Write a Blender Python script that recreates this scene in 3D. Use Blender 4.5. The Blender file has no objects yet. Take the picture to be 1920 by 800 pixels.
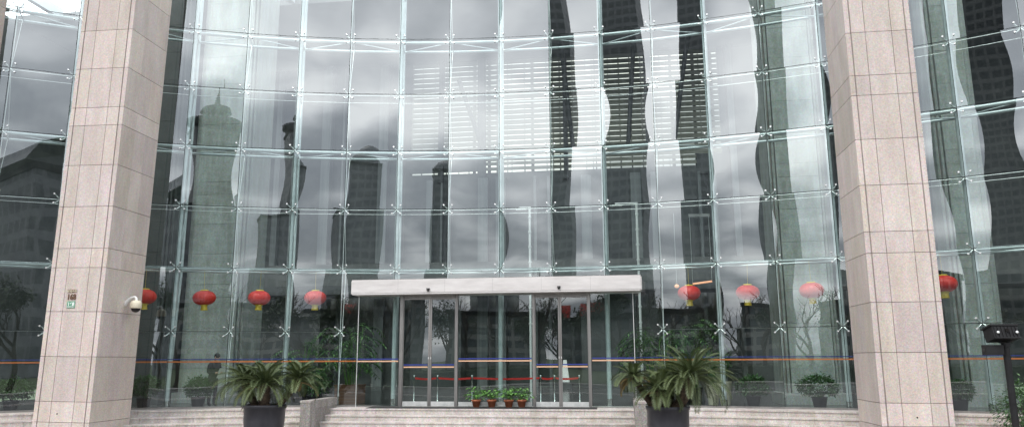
import bpy, math, random
import numpy as np
from mathutils import Vector, Matrix, noise as mnoise
R = math.radians
random.seed(7)
scene = bpy.context.scene
COL = scene.collection

# ------------------------------------------------------------------ camera
FPX = 1414.25; PITCH = 0.189965; YAW = R(7.6); ROLL = -0.004351
fwd = np.array([-math.sin(YAW)*math.cos(PITCH), math.cos(YAW)*math.cos(PITCH), math.sin(PITCH)])
_r = np.cross(fwd, [0, 0, 1]); _r /= np.linalg.norm(_r); _u = np.cross(_r, fwd)
cr = _r*math.cos(ROLL) + _u*math.sin(ROLL); cu = _u*math.cos(ROLL) - _r*math.sin(ROLL)
cam = bpy.data.objects.new('camera', bpy.data.cameras.new('camera')); COL.objects.link(cam)
cam.matrix_world = Matrix(((cr[0], cu[0], -fwd[0], 0), (cr[1], cu[1], -fwd[1], 0), (cr[2], cu[2], -fwd[2], 0), (0, 0, 0, 1)))
cam.data.sensor_width = 36; cam.data.lens = FPX/1920*36; cam.data.clip_end = 4000; cam.data.clip_start = 0.05
scene.camera = cam

# ------------------------------------------------------------------ sky, sun, exposure
SUN_EL, SUN_AZ = R(56), R(200)      # compass-like: from +Y clockwise; behind the camera, a little to the left
wd = bpy.data.worlds.new('World'); scene.world = wd; wd.use_nodes = True
nt = wd.node_tree; nt.nodes.clear(); N = nt.nodes.new; L = nt.links.new
out = N('ShaderNodeOutputWorld'); bg = N('ShaderNodeBackground'); bg.inputs[1].default_value = 1.0
sky = N('ShaderNodeTexSky'); sky.sky_type = 'NISHITA'; sky.sun_disc = False
sky.sun_elevation = SUN_EL; sky.sun_rotation = SUN_AZ; sky.dust_density = 3.0
tc = N('ShaderNodeTexCoord'); sep = N('ShaderNodeSeparateXYZ'); L(tc.outputs['Generated'], sep.inputs[0])
def math_(op, a, b=None, c=None):
    m = N('ShaderNodeMath'); m.operation = op
    for i, v in enumerate((a, b, c)):
        if v is None: continue
        if isinstance(v, (int, float)): m.inputs[i].default_value = v
        else: L(v, m.inputs[i])
    return m.outputs[0]
zz = math_('ADD', math_('MAXIMUM', sep.outputs[2], 0.0), 0.22)
cx_ = math_('DIVIDE', sep.outputs[0], zz); cy_ = math_('DIVIDE', sep.outputs[1], zz)
cmb = N('ShaderNodeCombineXYZ'); L(cx_, cmb.inputs[0]); L(cy_, cmb.inputs[1])
n1 = N('ShaderNodeTexNoise'); n1.inputs['Scale'].default_value = 2.7; n1.inputs['Detail'].default_value = 5; n1.inputs['Roughness'].default_value = .42; n1.inputs['Distortion'].default_value = .35
mp = N('ShaderNodeMapping'); mp.inputs['Location'].default_value = (31.2, 2.4, 0.3); L(cmb.outputs[0], mp.inputs[0]); L(mp.outputs[0], n1.inputs['Vector'])
n2 = N('ShaderNodeTexNoise'); n2.inputs['Scale'].default_value = 1.3; n2.inputs['Detail'].default_value = 3; L(mp.outputs[0], n2.inputs['Vector'])
dens = math_('ADD', math_('MULTIPLY', n1.outputs[0], .6), math_('MULTIPLY', n2.outputs[0], .4))
rp = N('ShaderNodeValToRGB'); L(dens, rp.inputs[0])
e = rp.color_ramp; e.elements[0].position = .36; e.elements[0].color = (.245, .262, .288, 1)
e.elements[1].position = .62; e.elements[1].color = (.88, .885, .88, 1)
for p_, c_ in ((.44, (.30, .318, .342)), (.50, (.42, .437, .458)), (.55, (.61, .622, .64))):
    q = e.elements.new(p_); q.color = (*c_, 1)
CLOUD = 5.0
lowc = N('ShaderNodeMapRange'); lowc.interpolation_type = 'SMOOTHSTEP'; L(sep.outputs[2], lowc.inputs[0])      # the cloud deck is thicker towards the horizon
lowc.inputs[1].default_value = .08; lowc.inputs[2].default_value = .36; lowc.inputs[3].default_value = CLOUD*.56; lowc.inputs[4].default_value = CLOUD
cm = N('ShaderNodeVectorMath'); cm.operation = 'SCALE'; L(rp.outputs[0], cm.inputs[0]); L(lowc.outputs[0], cm.inputs['Scale'])
sk = N('ShaderNodeVectorMath'); sk.operation = 'SCALE'; L(sky.outputs[0], sk.inputs[0]); sk.inputs['Scale'].default_value = .12
mx = N('ShaderNodeMix'); mx.data_type = 'RGBA'; mx.inputs[0].default_value = .93
L(sk.outputs[0], mx.inputs[6]); L(cm.outputs[0], mx.inputs[7]); L(mx.outputs[2], bg.inputs[0]); L(bg.outputs[0], out.inputs[0])

sl = bpy.data.lights.new('sun', 'SUN'); sl.energy = 2.1; sl.angle = R(14); sl.color = (1, .955, .9)
sun = bpy.data.objects.new('sun', sl); COL.objects.link(sun)
sd = Vector((math.sin(SUN_AZ)*math.cos(SUN_EL), math.cos(SUN_AZ)*math.cos(SUN_EL), math.sin(SUN_EL)))
sun.rotation_euler = sd.to_track_quat('Z', 'Y').to_euler()
scene.view_settings.view_transform = 'Standard'; scene.view_settings.look = 'None'
scene.view_settings.exposure = 0.07; scene.view_settings.gamma = 1
scene.render.engine = 'CYCLES'
cy = scene.cycles; cy.use_denoising = True; cy.max_bounces = 10; cy.transparent_max_bounces = 24
cy.glossy_bounces = 5; cy.diffuse_bounces = 4; cy.transmission_bounces = 6
cy.caustics_reflective = False; cy.caustics_refractive = False; cy.sample_clamp_indirect = 6

# ------------------------------------------------------------------ helpers
def project(P):
    P = np.asarray(P, float); z = P @ fwd
    return 960 + FPX*(P @ cr)/z, 400 - FPX*(P @ cu)/z
def ray(x, y): return fwd + cr*(x-960)/FPX - cu*(y-400)/FPX
def atY(x, y, Y):
    d = ray(x, y); return d*Y/d[1]
def atZ(x, y, Z):
    d = ray(x, y); return d*Z/d[2]

CX, CY, CR, TH0, DTH, Z0, DZ = -2.0796, -5.7501, 27.536, -0.379556, 0.0559737, 0.78955, 1.8
ZF = -1.31           # lobby floor and landing
ZG = ZF - 0.90       # plaza
def arc(i, dr=0.0, z=0.0):           # point on the facade arc at node index i, dr behind the glass
    th = TH0 + DTH*i; r = CR + dr
    return Vector((CX + r*math.sin(th), CY + r*math.cos(th), z))
def rowz(k): return Z0 + DZ*k

MATS = {}
def mat(name, col, rough=.6, metal=0, build=None, spec=.5):
    m = bpy.data.materials.new(name); m.use_nodes = True; t = m.node_tree
    b = t.nodes['Principled BSDF']
    b.inputs['Base Color'].default_value = (*col, 1); b.inputs['Roughness'].default_value = rough
    b.inputs['Metallic'].default_value = metal; b.inputs['Specular IOR Level'].default_value = spec
    if build: build(t, b)
    MATS[name] = m; return m
def noise_col(c1, c2, scale, detail=4, lo=.35, hi=.65, attr=None, bump=0, scale3=None, rough=None):
    def f(t, b):
        n = t.nodes.new; l = t.links.new
        tcn = n('ShaderNodeTexCoord'); mpn = n('ShaderNodeMapping'); l(tcn.outputs['Object'], mpn.inputs[0])
        if scale3: mpn.inputs['Scale'].default_value = scale3
        nz = n('ShaderNodeTexNoise'); nz.inputs['Scale'].default_value = scale; nz.inputs['Detail'].default_value = detail; nz.inputs['Roughness'].default_value = .65
        l(mpn.outputs[0], nz.inputs['Vector'])
        r_ = n('ShaderNodeValToRGB'); r_.color_ramp.elements[0].position = lo; r_.color_ramp.elements[1].position = hi
        r_.color_ramp.elements[0].color = (*c1, 1); r_.color_ramp.elements[1].color = (*c2, 1); l(nz.outputs[0], r_.inputs[0])
        src = r_.outputs[0]
        if attr:
            a = n('ShaderNodeAttribute'); a.attribute_name = 'tint'
            m_ = n('ShaderNodeMix'); m_.data_type = 'RGBA'; m_.blend_type = 'MULTIPLY'; m_.inputs[0].default_value = 1
            l(src, m_.inputs[6]); l(a.outputs['Color'], m_.inputs[7]); src = m_.outputs[2]
        l(src, b.inputs['Base Color'])
        if bump:
            bp = n('ShaderNodeBump'); bp.inputs['Strength'].default_value = bump; bp.inputs['Distance'].default_value = .004
            l(nz.outputs[0], bp.inputs['Height']); l(bp.outputs[0], b.inputs['Normal'])
    return f
def granite(c_lo, c_hi, fine=38, stain=.18):
    def f(t, b):
        n = t.nodes.new; l = t.links.new
        tcn = n('ShaderNodeTexCoord'); src = tcn.outputs['Object']
        nf = n('ShaderNodeTexNoise'); nf.inputs['Scale'].default_value = fine; nf.inputs['Detail'].default_value = 6; nf.inputs['Roughness'].default_value = .8; l(src, nf.inputs['Vector'])
        vo = n('ShaderNodeTexVoronoi'); vo.inputs['Scale'].default_value = fine*1.4; l(src, vo.inputs['Vector'])
        r_ = n('ShaderNodeValToRGB'); r_.color_ramp.elements[0].position = .36; r_.color_ramp.elements[1].position = .62
        r_.color_ramp.elements[0].color = (*c_lo, 1); r_.color_ramp.elements[1].color = (*c_hi, 1); l(nf.outputs[0], r_.inputs[0])
        m0 = n('ShaderNodeMix'); m0.data_type = 'RGBA'; m0.blend_type = 'MULTIPLY'; m0.inputs[0].default_value = .22
        l(r_.outputs[0], m0.inputs[6]); l(vo.outputs['Color'], m0.inputs[7])
        a = n('ShaderNodeAttribute'); a.attribute_name = 'tint'
        m_ = n('ShaderNodeMix'); m_.data_type = 'RGBA'; m_.blend_type = 'MULTIPLY'; m_.inputs[0].default_value = 1
        l(m0.outputs[2], m_.inputs[6]); l(a.outputs['Color'], m_.inputs[7])
        # weather streaks and blotches
        mpn = n('ShaderNodeMapping'); mpn.inputs['Scale'].default_value = (1.6, 1.6, .35); l(src, mpn.inputs[0])
        ns = n('ShaderNodeTexNoise'); ns.inputs['Scale'].default_value = 2.2; ns.inputs['Detail'].default_value = 8; ns.inputs['Roughness'].default_value = .7; l(mpn.outputs[0], ns.inputs['Vector'])
        rs = n('ShaderNodeValToRGB'); rs.color_ramp.elements[0].position = .38; rs.color_ramp.elements[1].position = .62
        rs.color_ramp.elements[0].color = (1-stain, 1-stain*1.05, 1-stain*1.2, 1); rs.color_ramp.elements[1].color = (1, 1, 1, 1); l(ns.outputs[0], rs.inputs[0])
        m2 = n('ShaderNodeMix'); m2.data_type = 'RGBA'; m2.blend_type = 'MULTIPLY'; m2.inputs[0].default_value = 1
        l(m_.outputs[2], m2.inputs[6]); l(rs.outputs[0], m2.inputs[7]); l(m2.outputs[2], b.inputs['Base Color'])
        bp = n('ShaderNodeBump'); bp.inputs['Strength'].default_value = .25; bp.inputs['Distance'].default_value = .002
        l(nf.outputs[0], bp.inputs['Height']); l(bp.outputs[0], b.inputs['Normal'])
    return f

M = {}
M['pink'] = mat('pink_granite', (.5, .42, .39), .55, build=granite((.56, .48, .445), (.74, .655, .62), 34, .16))
M['grout'] = mat('joint_mortar', (.23, .165, .14), .9)
M['step'] = mat('step_granite', (.5, .46, .45), .6, build=granite((.50, .46, .445), (.80, .75, .73), 30, .28))
M['cheek'] = mat('cheek_granite', (.3, .28, .28), .6, build=granite((.22, .205, .20), (.50, .465, .45), 22, .35))
M['paving'] = mat('paving', (.3, .28, .27), .7, build=granite((.22, .21, .2), (.36, .34, .33), 14, .3))
M['asphalt'] = mat('asphalt', (.05, .05, .05), .85, build=noise_col((.035, .035, .036), (.065, .064, .062), 9, 6))
M['grass'] = mat('grass', (.05, .08, .03), .9, build=noise_col((.03, .05, .015), (.07, .10, .035), 3, 8))
M['column'] = mat('lobby_stone', (.42, .46, .43), .45, build=granite((.38, .41, .39), (.56, .58, .56), 26, .3))
M['lobbyfloor'] = mat('lobby_floor_stone', (.16, .16, .15), .18, build=noise_col((.05, .05, .048), (.10, .10, .092), 2.2, 6))
M['innerwall'] = mat('inner_wall', (.16, .165, .16), .6, build=noise_col((.07, .075, .075), (.12, .125, .12), 1.1, 5))
M['fin'] = mat('inner_fin', (.34, .36, .35), .5, build=noise_col((.16, .175, .175), (.27, .285, .28), 1.4, 4, scale3=(3, 3, .1)))
M['darkwall'] = mat('dark_wall', (.05, .055, .055), .5, build=noise_col((.035, .04, .04), (.07, .075, .075), .9, 5))
M['slat'] = mat('olive_slat', (.25, .25, .19), .5, build=noise_col((.19, .19, .14), (.30, .30, .23), 2.0, 5, scale3=(.5, 1, 4)))
M['tube'] = mat('painted_steel_tube', (.74, .8, .8), .28, .2, build=noise_col((.47, .52, .53), (.57, .61, .62), 3, 3))
M['steel'] = mat('stainless_steel', (.66, .66, .65), .22, 1.0, build=noise_col((.58, .58, .57), (.72, .72, .71), 5, 3))
M['rod'] = mat('steel_rod', (.78, .79, .78), .3, .6)
M['bolt'] = mat('bolt_cap', (.8, .81, .8), .25, .6)
M['brushed'] = mat('brushed_steel', (.72, .68, .66), .36, .55, build=noise_col((.60, .565, .55), (.78, .745, .73), 2.0, 7, .3, .7, scale3=(.6, 1, 3.0)))
M['frame'] = mat('door_frame_steel', (.40, .36, .33), .32, .75, build=noise_col((.25, .24, .235), (.36, .345, .335), 3, 5, scale3=(1, 1, .2)))
M['rail'] = mat('bottom_rail_steel', (.75, .76, .75), .3, .5, build=noise_col((.62, .64, .63), (.8, .8, .79), 6, 4))
M['rubber'] = mat('black_rubber', (.02, .02, .022), .8, build=noise_col((.015, .015, .016), (.035, .034, .033), 12, 5))
M['seal'] = mat('silicone_seal', (.035, .045, .045), .5)
M['blue'] = mat('blue_film', (.02, .035, .22), .5)
M['orange'] = mat('orange_film', (.62, .17, .035), .55)
M['peach'] = mat('pale_orange_film', (.62, .38, .25), .55)
M['blackpaint'] = mat('black_paint', (.012, .012, .013), .65, build=noise_col((.008, .008, .009), (.017, .017, .018), 5, 4), spec=.25)
M['pot'] = mat('dark_plastic_pot', (.022, .022, .03), .42, build=noise_col((.017, .017, .024), (.034, .034, .042), 5, 6, scale3=(1, 1, .4)))
M['soil'] = mat('soil', (.05, .035, .025), .95, build=noise_col((.03, .02, .015), (.08, .055, .04), 14, 6))
M['terracotta'] = mat('terracotta', (.42, .13, .06), .75, build=noise_col((.34, .10, .045), (.48, .17, .085), 9, 5))
M['cream'] = mat('cream_ceramic', (.52, .48, .33), .4, build=noise_col((.46, .42, .28), (.57, .53, .38), 4, 4))
M['wood'] = mat('planter_wood', (.16, .07, .03), .55, build=noise_col((.10, .04, .018), (.22, .10, .045), 3, 6, scale3=(.5, .5, 12)))
M['trunkmat'] = mat('cycad_trunk', (.06, .042, .028), .95, build=noise_col((.03, .02, .014), (.10, .07, .045), 22, 5, bump=1))
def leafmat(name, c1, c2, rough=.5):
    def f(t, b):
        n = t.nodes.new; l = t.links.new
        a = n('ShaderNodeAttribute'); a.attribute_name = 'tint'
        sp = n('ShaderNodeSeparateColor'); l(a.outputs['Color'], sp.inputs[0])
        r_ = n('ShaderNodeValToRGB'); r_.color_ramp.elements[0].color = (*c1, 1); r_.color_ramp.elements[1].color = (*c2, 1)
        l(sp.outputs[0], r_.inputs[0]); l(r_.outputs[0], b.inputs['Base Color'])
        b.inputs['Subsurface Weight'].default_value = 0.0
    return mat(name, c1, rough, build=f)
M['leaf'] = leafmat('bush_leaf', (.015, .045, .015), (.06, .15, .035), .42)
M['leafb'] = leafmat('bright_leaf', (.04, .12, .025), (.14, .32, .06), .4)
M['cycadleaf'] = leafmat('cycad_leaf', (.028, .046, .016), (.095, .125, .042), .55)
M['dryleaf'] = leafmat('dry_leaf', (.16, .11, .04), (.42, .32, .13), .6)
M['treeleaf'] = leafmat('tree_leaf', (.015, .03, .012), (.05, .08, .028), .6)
M['bark'] = mat('bark', (.05, .04, .032), .9, build=noise_col((.03, .025, .02), (.08, .065, .05), 6, 5))
M['red'] = mat('lantern_silk', (.62, .025, .02), .42, build=noise_col((.72, .02, .015), (.86, .045, .03), 5, 3))
M['gold'] = mat('lantern_gold', (.72, .5, .05), .45, build=noise_col((.74, .50, .03), (.88, .64, .07), 12, 3))
M['beige'] = mat('camera_housing', (.66, .60, .46), .4)
M['white'] = mat('white_paint', (.78, .78, .77), .35)
M['dome'] = mat('smoked_dome', (.01, .008, .008), .08)
M['bronze'] = mat('bronze_letters', (.14, .075, .045), .45, .3)
M['green'] = mat('green_enamel', (.0, .22, .10), .35)
M['letter'] = mat('white_enamel', (.8, .82, .8), .4)
M['redbelt'] = mat('red_belt', (.8, .03, .03), .7)
M['jacket'] = mat('dark_jacket', (.022, .022, .026), .85, build=noise_col((.016, .016, .02), (.034, .034, .04), 14, 4))
M['trouser'] = mat('dark_trousers', (.035, .033, .034), .9)
M['skin'] = mat('skin', (.48, .29, .21), .5)
M['hair'] = mat('black_hair', (.012, .01, .01), .5)
M['paper'] = mat('paper', (.6, .6, .55), .6)
M['redsign'] = mat('red_board', (.55, .03, .025), .5, build=noise_col((.45, .025, .02), (.62, .05, .04), .5, 3))
def emis(name, col, s):
    m = bpy.data.materials.new(name); m.use_nodes = True; t = m.node_tree; b = t.nodes['Principled BSDF']
    b.inputs['Base Color'].default_value = (*col, 1); b.inputs['Emission Color'].default_value = (*col, 1); b.inputs['Emission Strength'].default_value = s
    return m
M['warm'] = emis('warm_lamp', (1, .45, .25), .75)
def facade_mat(name, wall, glass, sx, sz, metal=.0):
    def f(t, b):
        n = t.nodes.new; l = t.links.new
        tcn = n('ShaderNodeTexCoord'); s = n('ShaderNodeSeparateXYZ'); l(tcn.outputs['Object'], s.inputs[0])
        def mth(op, a, v):
            m = n('ShaderNodeMath'); m.operation = op
            l(a, m.inputs[0]); 
            if isinstance(v, (int, float)): m.inputs[1].default_value = v
            else: l(v, m.inputs[1])
            return m.outputs[0]
        hx = mth('ADD', s.outputs[0], s.outputs[1])
        fx = mth('GREATER_THAN', mth('FRACT', mth('DIVIDE', hx, sx), 0), .25)
        fz = mth('GREATER_THAN', mth('FRACT', mth('DIVIDE', s.outputs[2], sz), 0), .38)
        w = mth('MULTIPLY', fx, fz)
        mxn = n('ShaderNodeMix'); mxn.data_type = 'RGBA'; l(w, mxn.inputs[0]); mxn.inputs[6].default_value = (*wall, 1); mxn.inputs[7].default_value = (*glass, 1)
        l(mxn.outputs[2], b.inputs['Base Color'])
    return mat(name, wall, .5, metal, build=f, spec=.25)
M['bld_hazy'] = facade_mat('tower_facade_hazy', (.19, .20, .215), (.10, .11, .12), 3.2, 3.9)  # distance haze put into the colour: both tones lifted
M['bld_grey'] = facade_mat('tower_facade_grey', (.14, .145, .15), (.04, .046, .052), 2.8, 3.4)
M['bld_fine'] = facade_mat('tower_facade_fine', (.12, .125, .13), (.045, .052, .058), 1.5, 1.9)
M['bld_pale'] = facade_mat('block_facade_pale', (.26, .26, .25), (.06, .07, .08), 3.0, 3.2)

# architectural glass: clear sheet with a strong mirror coating outside
def glass_mat(name, refl, tint):
    m = bpy.data.materials.new(name); m.use_nodes = True; t = m.node_tree; t.nodes.clear()
    n = t.nodes.new; l = t.links.new
    o = n('ShaderNodeOutputMaterial'); mxs = n('ShaderNodeMixShader'); tr = n('ShaderNodeBsdfTransparent'); tr.inputs[0].default_value = (*tint, 1)
    gl = n('ShaderNodeBsdfGlossy'); gl.inputs['Roughness'].default_value = 0.0; gl.inputs['Color'].default_value = (.93, .97, 1.0, 1)
    lw = n('ShaderNodeLayerWeight'); lw.inputs['Blend'].default_value = .5
    pw = n('ShaderNodeMath'); pw.operation = 'POWER'; l(lw.outputs['Facing'], pw.inputs[0]); pw.inputs[1].default_value = 4.5
    ma = n('ShaderNodeMath'); ma.operation = 'MULTIPLY_ADD'; l(pw.outputs[0], ma.inputs[0]); ma.inputs[1].default_value = 1-refl; ma.inputs[2].default_value = refl
    l(ma.outputs[0], mxs.inputs[0]); l(tr.outputs[0], mxs.inputs[1]); l(gl.outputs[0], mxs.inputs[2]); l(mxs.outputs[0], o.inputs[0])
    return m
def clear_mat(name, tint):
    m = bpy.data.materials.new(name); m.use_nodes = True; t = m.node_tree; t.nodes.clear()
    o = t.nodes.new('ShaderNodeOutputMaterial'); tr = t.nodes.new('ShaderNodeBsdfTransparent'); tr.inputs[0].default_value = (*tint, 1)
    t.links.new(tr.outputs[0], o.inputs[0]); return m
M['glass'] = glass_mat('coated_glass', .175, (.89, .95, .94))
M['glassback'] = clear_mat('glass_inner_face', (.94, .98, .97))
M['skydim'] = clear_mat('sky_dimming_glass', (.42, .41, .37))  # grey tint that tones down the sky seen between the slats
M['glassedge'] = mat('glass_edge', (.04, .09, .085), .2)
M['doorglass'] = glass_mat('door_glass', .13, (.84, .92, .90))

class MB:
    def __init__(s): s.v = []; s.f = []; s.m = []; s.t = []; s.s = []; s.ms = []
    def mi(s, m):
        if m not in s.ms: s.ms.append(m)
        return s.ms.index(m)
    def add(s, vs, fs, m, tint=1.0, smooth=False):
        b = len(s.v); s.v += [tuple(v) for v in vs]; k = s.mi(m)
        if isinstance(tint, (int, float)): tint = (tint,)*3
        for f in fs:
            s.f.append(tuple(b+i for i in f)); s.m.append(k); s.t.append(tint); s.s.append(smooth)
    def box(s, x0, x1, y0, y1, z0, z1, m, tint=1.0, rot=None):
        vs = [Vector((x, y, z)) for z in (z0, z1) for y in (y0, y1) for x in (x0, x1)]
        if rot: vs = [rot @ v for v in vs]
        s.add(vs, [(0, 2, 3, 1), (4, 5, 7, 6), (0, 1, 5, 4), (2, 6, 7, 3), (0, 4, 6, 2), (1, 3, 7, 5)], m, tint)
    def tube(s, pts, rad, m, n=8, tint=1.0, cap=True, smooth=True):
        pts = [Vector(p) for p in pts]
        if isinstance(rad, (int, float)): rad = [rad]*len(pts)
        vs = []; up = None
        for i, p in enumerate(pts):
            d = (pts[min(i+1, len(pts)-1)] - pts[max(i-1, 0)])
            if d.length < 1e-9: d = Vector((0, 0, 1))
            d.normalize()
            if up is None: up = Vector((0, 0, 1)) if abs(d.z) < .9 else Vector((1, 0, 0))
            a = d.cross(up); a.normalize(); b = a.cross(d); up = b
            for k in range(n):
                t = 2*math.pi*k/n; vs.append(p + (a*math.cos(t) + b*math.sin(t))*rad[i])
        fs = [(i*n+k, (i+1)*n+k, (i+1)*n+(k+1) % n, i*n+(k+1) % n) for i in range(len(pts)-1) for k in range(n)]
        s.add(vs, fs, m, tint, smooth)
        if cap:
            s.add(vs[:n], [tuple(range(n))], m, tint); s.add(vs[-n:], [tuple(range(n))[::-1]], m, tint)
    def lathe(s, prof, m, c=(0, 0, 0), n=24, tint=1.0, scal=0, lobes=0, smooth=True):
        vs = []
        for r, z in prof:
            for k in range(n):
                t = 2*math.pi*k/n; q = r*(1 - scal*(.5+.5*math.cos(lobes*t))) if lobes else r
                vs.append((c[0]+q*math.cos(t), c[1]+q*math.sin(t), c[2]+z))
        fs = [(i*n+k, i*n+(k+1) % n, (i+1)*n+(k+1) % n, (i+1)*n+k) for i in range(len(prof)-1) for k in range(n)]
        s.add(vs, fs, m, tint, smooth)
    def sphere(s, c, r, m, n=10, sq=1.0, tint=1.0):
        prof = [(max(1e-4, r*math.sin(math.pi*j/n)), -r*sq*math.cos(math.pi*j/n)) for j in range(n+1)]
        s.lathe(prof, m, c, n*2 if n < 8 else 16, tint)
WLOC = {}
def build(mb, name, parent=None, props=None):
    off = Vector((0, 0, 0))
    if parent is not None: off = WLOC[parent.name]
    me = bpy.data.meshes.new(name)
    me.from_pydata([(v[0]-off[0], v[1]-off[1], v[2]-off[2]) for v in mb.v], [], mb.f)
    for m in mb.ms: me.materials.append(M[m])
    me.polygons.foreach_set('material_index', mb.m); me.polygons.foreach_set('use_smooth', mb.s)
    ca = me.color_attributes.new('tint', 'FLOAT_COLOR', 'CORNER')
    arr = np.ones((len(me.loops), 4), np.float32); i = 0
    for p, t in zip(mb.f, mb.t): arr[i:i+len(p), :3] = t; i += len(p)
    ca.data.foreach_set('color', arr.ravel()); me.update()
    o = bpy.data.objects.new(name, me); COL.objects.link(o)
    if parent is not None: o.parent = parent
    WLOC[o.name] = off
    if props:
        for k, v in props.items(): o[k] = v
    return o
def thing(name, label, cat, loc=(0, 0, 0), group=None):
    o = bpy.data.objects.new(name, None); COL.objects.link(o); o.location = loc; o.empty_display_size = .2
    WLOC[o.name] = Vector(loc); o['label'] = label; o['category'] = cat
    if group: o['group'] = group
    return o
def copy_tree(o, loc=None, rz=None, label=None, parent=None, scale=None):
    c = o.copy(); COL.objects.link(c)
    if parent is not None: c.parent = parent
    if loc is not None: c.location = loc
    if rz is not None: c.rotation_euler = (0, 0, rz)
    if scale is not None: c.scale = scale if hasattr(scale, '__len__') else (scale,)*3
    if label: c['label'] = label
    for ch in o.children: copy_tree(ch, parent=c)
    return c
def structure(mb, name): return build(mb, name, None, {'kind': 'structure'})

# ------------------------------------------------------------------ the ground
g = MB(); g.add([(-900, -1200, ZG-.15), (900, -1200, ZG-.15), (900, 600, ZG-.15), (-900, 600, ZG-.15)], [(0, 1, 2, 3)], 'grass'); structure(g, 'ground')
g = MB(); g.box(-60, 45, 11, 22, ZG-.15, ZG, 'paving'); structure(g, 'plaza')
g = MB(); g.add([(-300, -22, ZG-.146), (300, -22, ZG-.146), (300, -6.3, ZG-.146), (-300, -6.3, ZG-.146)], [(0, 1, 2, 3)], 'asphalt'); structure(g, 'road')
g = MB(); g.box(-60, 45, -6, 10.9, ZG-.15, ZG-.08, 'asphalt'); g.box(-60, 45, 10.9, 11.0, ZG-.15, ZG+.002, 'step'); structure(g, 'driveway')
g = MB()
for k in range(-24, 24): g.add([(k*6, -14.2, ZG-.142), (k*6+3, -14.2, ZG-.142), (k*6+3, -14.05, ZG-.142), (k*6, -14.05, ZG-.142)], [(0, 1, 2, 3)], 'letter')
structure(g, 'road_marking')
g = MB(); g.box(-300, 300, -24.5, -22, ZG-.15, ZG-.01, 'paving'); g.box(-300, 300, -6.3, -6.0, ZG-.15, ZG+.003, 'step'); structure(g, 'pavement')

# landing, steps and lobby floor --------------------------------------------------
RL, TREAD, RISE = 26.9, .34, .15
XL, XR = atY(588, 760, 19.6)[0], atY(1200, 760, 19.6)[0]       # cheek wall centres
YM = 20.45
def ringblock(mb, r0, r1, t0, t1, z0, z1, m, tint=1.0, n=2):
    vs = []
    for j in range(n+1):
        t = t0 + (t1-t0)*j/n
        for r, z in ((r0, z0), (r1, z0), (r1, z1), (r0, z1)): vs.append((CX+r*math.sin(t), CY+r*math.cos(t), z))
    fs = []
    for j in range(n):
        a, b = j*4, (j+1)*4
        for k in range(4): fs.append((a+k, a+(k+1) % 4, b+(k+1) % 4, b+k))
    fs += [(0, 3, 2, 1), tuple(n*4+k for k in range(4))]
    mb.add(vs, fs, m, tint)
def ang(x, r): return math.asin((x-CX)/r)
st = MB(); rnd = random.Random(3)
def tnt(a=.9, b=1.05, w=.02):
    v = rnd.uniform(a, b); return (v, v*(1-rnd.uniform(0, w)), v*(1-rnd.uniform(0, 2*w)))
TE_R = TH0 + DTH*14.35; TE_L = TH0 - DTH*6
for k in range(0, 6):
    r0 = RL - TREAD*k; r1 = r0 + (.75 if k == 0 else TREAD + .06); zt = ZF - RISE*k
    for (ta, tb) in ((TE_L, ang(XL, r0)), (ang(XR, r0), TE_R)):
        nb = max(1, round((tb-ta)*r0/1.25)); off = (k % 2)*.5
        cuts = [ta] + [ta + (tb-ta)*(j+off)/nb for j in range(1 if off == 0 else 0, nb)] + [tb]
        cuts = sorted(set(cuts)); g_ = .0035/r0
        for a, b in zip(cuts[:-1], cuts[1:]):
            if b-a < .002: continue
            T = tnt(.86, 1.06)
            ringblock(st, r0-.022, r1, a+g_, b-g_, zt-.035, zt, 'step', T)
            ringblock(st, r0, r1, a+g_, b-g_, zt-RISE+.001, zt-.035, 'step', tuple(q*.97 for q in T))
        ringblock(st, r0+.02, r1+.01, ta, tb, zt-RISE-.01, zt-.012, 'grout', n=16)
structure(st, 'curved_steps')
sm = MB()
for k in range(0, 6):
    y0 = YM - TREAD*k; zt = ZF - RISE*k; nb = 6; off = (k % 2)*.5
    cuts = [XL] + [XL + (XR-XL)*(j+off)/nb for j in range(1 if off == 0 else 0, nb)] + [XR]
    for a, b in zip(cuts[:-1], cuts[1:]):
        T = tnt(.86, 1.06)
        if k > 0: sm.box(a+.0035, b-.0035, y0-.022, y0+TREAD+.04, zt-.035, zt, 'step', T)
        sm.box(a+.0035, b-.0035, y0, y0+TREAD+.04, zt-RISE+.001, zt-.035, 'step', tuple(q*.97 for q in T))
        if k == 0:
            sm.box(a+.0035, b-.0035, y0-.022, y0+.45, zt-.035, zt, 'step', T)
    sm.box(XL, XR, y0+.02, y0+TREAD+.02, zt-RISE-.01, zt-.036, 'grout')
structure(sm, 'straight_steps')
ld = MB()
nseg = 24
for j in range(nseg):           # fill between the straight flight and the ring
    xa = XL + (XR-XL)*j/nseg; xb = XL + (XR-XL)*(j+1)/nseg
    def yr(x): return CY + math.sqrt((RL+.80)**2-(x-CX)**2)
    ld.add([(xa, YM+.45, ZF-.002), (xb, YM+.45, ZF-.002), (xb, yr(xb), ZF-.002), (xa, yr(xa), ZF-.002)], [(0, 1, 2, 3)], 'step', tnt())
structure(ld, 'landing')
fl = MB(); YB = 37.0
for j in range(60):
    a = TH0-DTH*6 + (DTH*26)*j/60; b = TH0-DTH*6 + (DTH*26)*(j+1)/60; r = RL+.75
    pa = (CX+r*math.sin(a), CY+r*math.cos(a)); pb = (CX+r*math.sin(b), CY+r*math.cos(b))
    fl.add([(pa[0], pa[1], ZF-.005), (pb[0], pb[1], ZF-.005), (pb[0], YB, ZF-.005), (pa[0], YB, ZF-.005)], [(0, 1, 2, 3)], 'lobbyfloor')
structure(fl, 'lobby_floor')
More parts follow.
